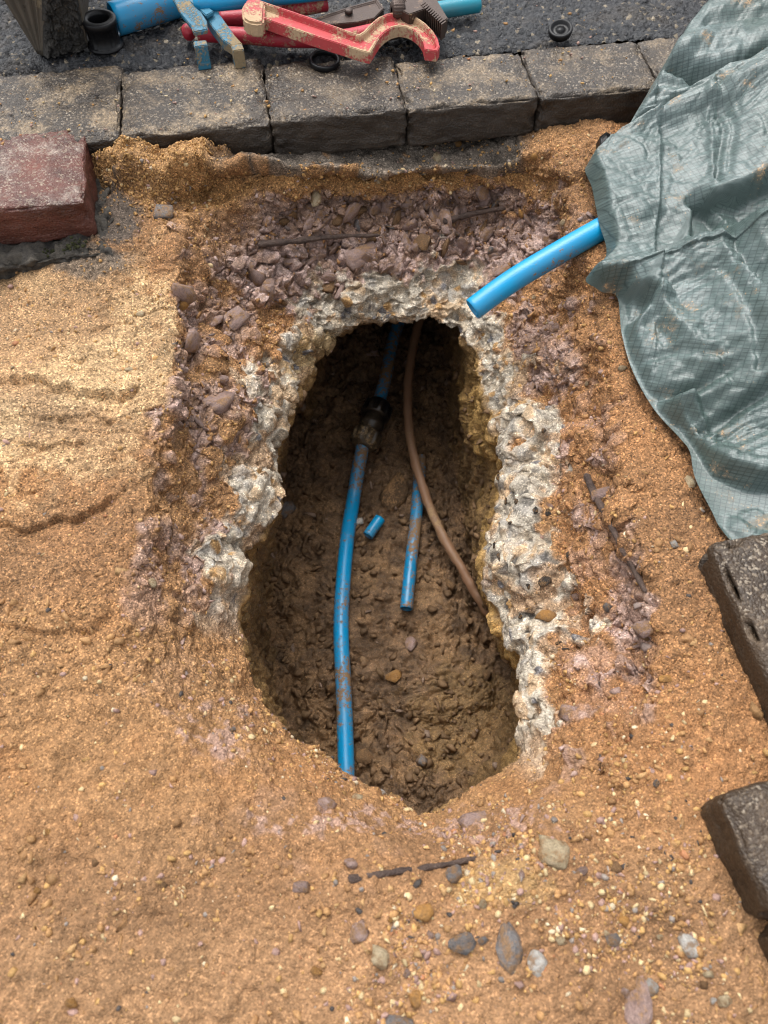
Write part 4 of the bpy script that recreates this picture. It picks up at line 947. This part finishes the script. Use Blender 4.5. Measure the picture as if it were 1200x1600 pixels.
# ================================================================== STONES AND GRAVEL
def rock(kind, seed, sub=2, npts=15):
    r = random.Random(seed); bm = bmesh.new()
    if kind == 'angular':                                    # broken stone: a hull of a few corners
        for _ in range(npts):
            d = Vector((r.gauss(0, 1), r.gauss(0, 1), r.gauss(0, 1))).normalized() * r.uniform(.72, 1.05); bm.verts.new(d)
        bmesh.ops.convex_hull(bm, input=bm.verts[:]); bmesh.ops.delete(bm, geom=[v for v in bm.verts if not v.link_faces], context='VERTS')
        bmesh.ops.recalc_face_normals(bm, faces=bm.faces[:]); bm.verts.index_update()
        v = np.array([x.co[:] for x in bm.verts])
    else:
        bmesh.ops.create_icosphere(bm, subdivisions=sub, radius=1.0)
        v = np.array([x.co[:] for x in bm.verts]); v = v * (1 + fbm(v + seed * 1.7, 1.1, 2, 7) * .35)[:, None]
        for _ in range(4):
            d = np.array(Vector((r.gauss(0, 1), r.gauss(0, 1), r.gauss(0, 1))).normalized()); k = v @ d; v = v - np.outer(np.maximum(k - r.uniform(.45, .75), 0), d) * .75
    fcs = np.array([[x.index for x in f.verts] for f in bm.faces]); bm.free(); return v, fcs
ROCKS = {k: [rock(k, 100 + i, 2, 13 + i) for i in range(8)] for k in ('angular', 'pebble')}
SMALL = {k: [rock(k, 200 + i, 1, 8) for i in range(8)] for k in ('angular', 'pebble')}
MATS = {'purple': m_stone('purple_stone', (.25, .165, .14), (.42, .30, .265)), 'grey': m_stone('grey_stone', (.12, .115, .12), (.27, .25, .24)),
        'cream': m_stone('cream_stone', (.42, .33, .20), (.62, .50, .33)), 'brown': m_stone('brown_stone', (.13, .075, .04), (.26, .15, .075)),
        'flint': m_stone('flint', (.018, .018, .02), (.07, .065, .06), .25), 'orange': m_stone('orange_stone', (.40, .19, .05), (.52, .28, .09)), 'chalk': m_stone('pale_stone', (.42, .40, .37), (.6, .57, .52)),
        'clod': m_stone('clay_clod', (.12, .07, .035), (.20, .118, .058), .65)}
MESHES = {}
def rmesh(kind, i, mat):
    k = (kind, i, mat)
    if k not in MESHES:
        v, f = ROCKS[kind][i]; me = raw_mesh('stone', v, f); me.materials.append(MATS[mat])
        if kind == 'pebble': me.polygons.foreach_set('use_smooth', np.ones(len(me.polygons), bool))
        MESHES[k] = me
    return MESHES[k]
def basis(n):
    n = Vector(n).normalized(); x = Vector((1, 0, 0)) - n * n.x; x.normalize(); y = n.cross(x); return Matrix((x, y, n)).transposed()
def stone_at(p, n, size, kind, mat, sink=.35, parent=True, spin=None, name='stone'):
    R_ = basis(n) @ Matrix.Rotation(random.uniform(0, 6.28) if spin is None else spin, 3, 'Z')
    sx, sy, sz = size; loc = Vector(p) + Vector(n).normalized() * sz * (1 - 2 * sink)
    o = bpy.data.objects.new(name, rmesh(kind, random.randrange(8), mat)); COL.objects.link(o)
    o.matrix_world = Matrix.Translation(loc) @ R_.to_4x4() @ Matrix.Diagonal((sx, sy, sz, 1)); 
    if parent: o.parent = ground
    return o
def mmpx(p): return (project(np.array([p]))[2][0]) / FPX
# stones one can point to
def named(px, py, wpx, hpx, kind, mat, label, sink=.4, flat=.5, toward=False):
    p, n, j = surf(px, py); n = n * .5 + np.array([0, 0, .6]) if not toward else n
    m = mmpx(p); o = stone_at(p, n, (wpx / 2 * m * 1.1, hpx / 2 * m * 1.15, min(wpx, hpx) / 2 * m * flat * 1.5), kind, mat, sink, False, 0. if not toward else None)
    return tag(o, label, 'stone')
named(866, 1328, 58, 46, 'pebble', 'cream', 'large pale cream stone below the right end of the trench', .55)
named(793, 1477, 42, 66, 'pebble', 'grey', 'oval grey pebble with a tapered top near the bottom', .5)
named(842, 1502, 34, 38, 'pebble', 'chalk', 'whitish pebble just right of the oval grey pebble', .5)
named(990, 1562, 56, 78, 'pebble', 'purple', 'big flat pinkish stone at the bottom edge of the sand', .6)
named(598, 1492, 34, 30, 'pebble', 'cream', 'round cream pebble in the lower middle of the sand', .5)
named(560, 1450, 40, 34, 'angular', 'purple', 'greyish purple angular stone left of the middle pebbles', .5)
named(726, 1470, 50, 34, 'angular', 'grey', 'flat bluish grey stone left of the oval pebble', .6)
named(468, 1382, 30, 24, 'angular', 'purple', 'small dark purple stone at the left end of the buried root', .4)
named(740, 1278, 56, 44, 'angular', 'purple', 'pale purple lump pressed into the near slope below the trench', .7)
named(655, 1557, 22, 28, 'angular', 'orange', 'small orange brick chip near the bottom edge', .4)
named(620, 1594, 46, 24, 'pebble', 'grey', 'dark grey pebble cut off by the bottom edge', .5)
named(961, 1465, 30, 24, 'angular', 'grey', 'small grey stone in the sand left of the lower paving block', .4)
named(850, 960, 22, 30, 'pebble', 'orange', 'orange flint pebble set in the white concrete', .4, .6, True)
named(1037, 1057, 24, 16, 'angular', 'orange', 'yellow orange stone under the scarp on the right', .4)
named(262, 330, 36, 36, 'angular', 'grey', 'grey concrete lump in the sand hollow beside the kerb', .5)
named(497, 315, 16, 24, 'pebble', 'cream', 'cream stone standing out of the rubble below the kerb', .3)
named(448, 795, 34, 34, 'angular', 'grey', 'grey lump on the trench floor by the left wall', .35)
named(610, 765, 50, 62, 'pebble', 'clod', 'large round clod between the blue pipes in the trench', .5, .5)
named(564, 812, 18, 18, 'angular', 'chalk', 'small white stone left of the blue offcut', .3)
named(612, 1053, 28, 24, 'angular', 'orange', 'tan angular stone on the trench floor', .4)
named(642, 1003, 22, 32, 'angular', 'purple', 'purple stone on the trench floor below the cut pipe', .4)
named(940, 768, 46, 26, 'angular', 'purple', 'flat purple stone right of the dark root', .4)
named(1003, 982, 36, 30, 'angular', 'purple', 'purple stone at the foot of the right scarp', .35)
named(345, 622, 70, 52, 'angular', 'purple', 'large purple stone on the left slope beside the concrete', .5, .5, True)
named(372, 500, 36, 66, 'angular', 'purple', 'tall purple stone at the upper left of the slope', .5, .5, True)
named(303, 540, 52, 40, 'angular', 'purple', 'wedge of purple stone below the sand terrace edge', .5, .5, True)
named(292, 455, 50, 34, 'angular', 'purple', 'flat purple slab stone below the sand heap', .5, .5, True)
named(565, 402, 66, 46, 'angular', 'purple', 'pale purple stone in the rubble above the concrete', .6, .4, True)
# stones of the rubble layer and floor clods, nearest and largest of them singly
def pick(w, n, minpx=10, extra=None):
    m = w * front * (gpx > -5) * (gpx < 1205) * (gpy > 150) * (gpy < 1605) * (gz ** 2); m = np.clip(m, 0, None).astype(float)
    # even out the density of the grid
    m = m * AREA; return rng.choice(len(m), n, replace=False, p=m / m.sum())
gu = np.linalg.norm(np.roll(V2, -1, 0) - V2, axis=-1); gv = np.linalg.norm(np.gradient(V2, axis=1), axis=-1); AREA = (gu * gv).ravel() * (vflat < 9.9)
cnt = 0
for j in np.concatenate([pick(hard_rub ** 2 * (gpy < 395) * top, 60), pick(hard_rub ** 2 * (1 - .6 * nearside), 90)]):
    s = .0068 + .011 * random.random() ** 1.6
    if top[j] > .5 and gpy[j] < 390: s = random.uniform(.008, .017)
    stone_at(pts2[j], nor2[j] + rng.normal(size=3) * .35, (s * random.uniform(1.0, 1.7), s * random.uniform(.7, 1.2), s * random.uniform(.3, .6)), 'angular', random.choices(['purple', 'brown', 'grey'], [8, 1.5, .6])[0], random.uniform(.3, .55))
for (a, b, w_, h_) in ((786, 784, 9, 14), (801, 783, 11, 18), (836, 795, 13, 16), (857, 797, 14, 18), (768, 850, 8, 18), (776, 866, 8, 20), (822, 915, 9, 14), (808, 960, 9, 12), (792, 820, 8, 8), (868, 1000, 14, 8), (884, 1010, 16, 7), (848, 905, 30, 22), (775, 745, 8, 14), (850, 675, 10, 10), (882, 870, 9, 12)):
    p, n, j = surf(a, b); m = mmpx(p); stone_at(p, n, (w_ / 2 * m, h_ / 2 * m, min(w_, h_) / 2.6 * m), 'angular', 'flint', .5, spin=0., name='flint')
for j in pick(floor_w, 48):
    s = .007 + .012 * random.random() ** 1.6
    stone_at(pts2[j], nor2[j] + rng.normal(size=3) * .4, (s * random.uniform(.9, 1.4), s * random.uniform(.8, 1.1), s * random.uniform(.5, .9)), 'angular', random.choices(['clod', 'purple', 'grey'], [8, 1.2, .5])[0], random.uniform(.35, .6))
for j in pick(sand_w * (.08 + .35 * smooth(1100, 1450, gpy) + 1.6 * blob(790, 1490, 330, 130)), 98):
    s = .0036 + .0062 * random.random() ** 2
    stone_at(pts2[j], nor2[j], (s * random.uniform(.9, 1.4), s * random.uniform(.8, 1.1), s * random.uniform(.5, .9)), random.choice(['pebble', 'pebble', 'angular']), random.choices(['cream', 'grey', 'purple', 'orange', 'brown', 'chalk'], [4, 2, 2.5, 2.2, 2, 1])[0], random.uniform(.35, .6))
def scatter(name, w, n, smin, smax, kinds, tints, pw=2.5, jit=.3, sinkr=(.3, .6), zr=(.5, .95)):
    idx = pick(w, n); Vs, Fs, Cs = [], [], []; off = 0
    for j in idx:
        k = random.choice(kinds); v, f = SMALL[k][random.randrange(8)]
        s = smin + (smax - smin) * random.random() ** pw; nn = nor2[j] + rng.normal(size=3) * jit; R_ = np.array(basis(nn) @ Matrix.Rotation(random.uniform(0, 6.28), 3, 'Z'))
        sc = np.array([s * random.uniform(.9, 1.5), s * random.uniform(.7, 1.1), s * random.uniform(*zr)])
        Vs.append((v * sc) @ R_.T + pts2[j] + nor2[j] * sc[2] * (1 - 2 * random.uniform(*sinkr))); Fs.append(f + off); off += len(v)
        c = np.array(random.choices([t[0] for t in tints], [t[1] for t in tints])[0]) * random.uniform(.75, 1.25); Cs.append(np.repeat([[*c, 1]], len(v), 0))
    me = raw_mesh(name, np.concatenate(Vs), np.concatenate(Fs)); set_color(me, 'tint', np.concatenate(Cs)); me.materials.append(M_GRAVEL)
    o = obj(name, me, smooth_sh=(name == 'gravel')); o.parent = ground; o['kind'] = 'stuff'; return o
M_GRAVEL = m_gravel()
PAL = [((.55, .41, .22), 3), ((.46, .27, .10), 5), ((.40, .22, .09), 6), ((.25, .21, .18), 1.5), ((.35, .22, .18), 3), ((.06, .05, .045), .6), ((.60, .49, .33), .8), ((.38, .17, .08), .4)]
gclu = .15 + smooth(-.1, .35, fbm(pts2, 7, 3, 221)); gclu *= .5 + smooth(-.1, .3, fbm(pts2, 26, 2, 222))
scatter('gravel', sand_w * (.08 + .92 * smooth(950, 1350, gpy) + 1.2 * blob(760, 1470, 350, 150)) * gclu, 7500, .0010, .0046, ['pebble', 'angular', 'angular'], PAL, 2.6, .4, (.4, .72))
scatter('rubble', (hard_rub + .06 * hard) * (1 - .75 * top * smooth(375, 400, gpy)), 2400, .0016, .0072, ['angular'], [((.34, .23, .19), 5), ((.42, .30, .26), 3), ((.34, .18, .075), 3), ((.2, .15, .13), 1)], 2.0, .7, (.25, .55), (.3, .6))
scatter('clods', floor_w + .25 * wall_w, 4200, .0018, .0125, ['angular'], [((.165, .098, .050), 6), ((.19, .115, .058), 4), ((.26, .18, .13), .6), ((.14, .083, .042), 3)], 2.3, .7, (.28, .58))
scatter('sand_clods', sand_w * (vflat < 2.3) * smooth(760, 900, gpy) * (.1 + smooth(0, .4, fbm(pts2, 6, 2, 231))), 420, .002, .0085, ['angular'], [((.36, .20, .085), 5), ((.31, .165, .07), 4), ((.42, .25, .11), 2)], 2.2, .6, (.45, .7))
scatter('crumbs', sand_w * loose * (vflat > 1.5) + 6 * blob(235, 255, 110, 70) * sand_w + 1.5 * blob(600, 290, 330, 30) * sand_w, 4600, .0011, .0036, ['angular'], [((.46, .265, .10), 5), ((.40, .225, .08), 4), ((.54, .33, .14), 2)], 2.0, .6, (.2, .5))

gv, gf, gc = [], [], []; off = 0
for k in range(700):
    t = random.uniform(-.72, .55); u = random.betavariate(1.1, 1.4) * .138 + .003 if random.random() < .8 else random.uniform(.14, .30)
    c = K0 + E * t + Q * u; v, f = SMALL['angular'][k % 8]; r_ = .0008 + .0030 * random.random() ** 4
    gv.append(v * r_ * np.array([1.2, 1, .7]) + np.array([c[0], c[1], .0012 + r_ * .2])); gf.append(f + off); off += len(v)
    cc_ = np.array(random.choices([t_[0] for t_ in PAL], [t_[1] for t_ in PAL])[0]); gc.append(np.repeat([[*cc_, 1]], len(v), 0))
gm = raw_mesh('grit', np.concatenate(gv), np.concatenate(gf)); set_color(gm, 'tint', np.concatenate(gc)); gm.materials.append(M_GRAVEL)
gr_ = obj('grit', gm); tag(gr_, 'sandy grit scattered over the kerb tops and road edge', 'grit', kind='stuff')
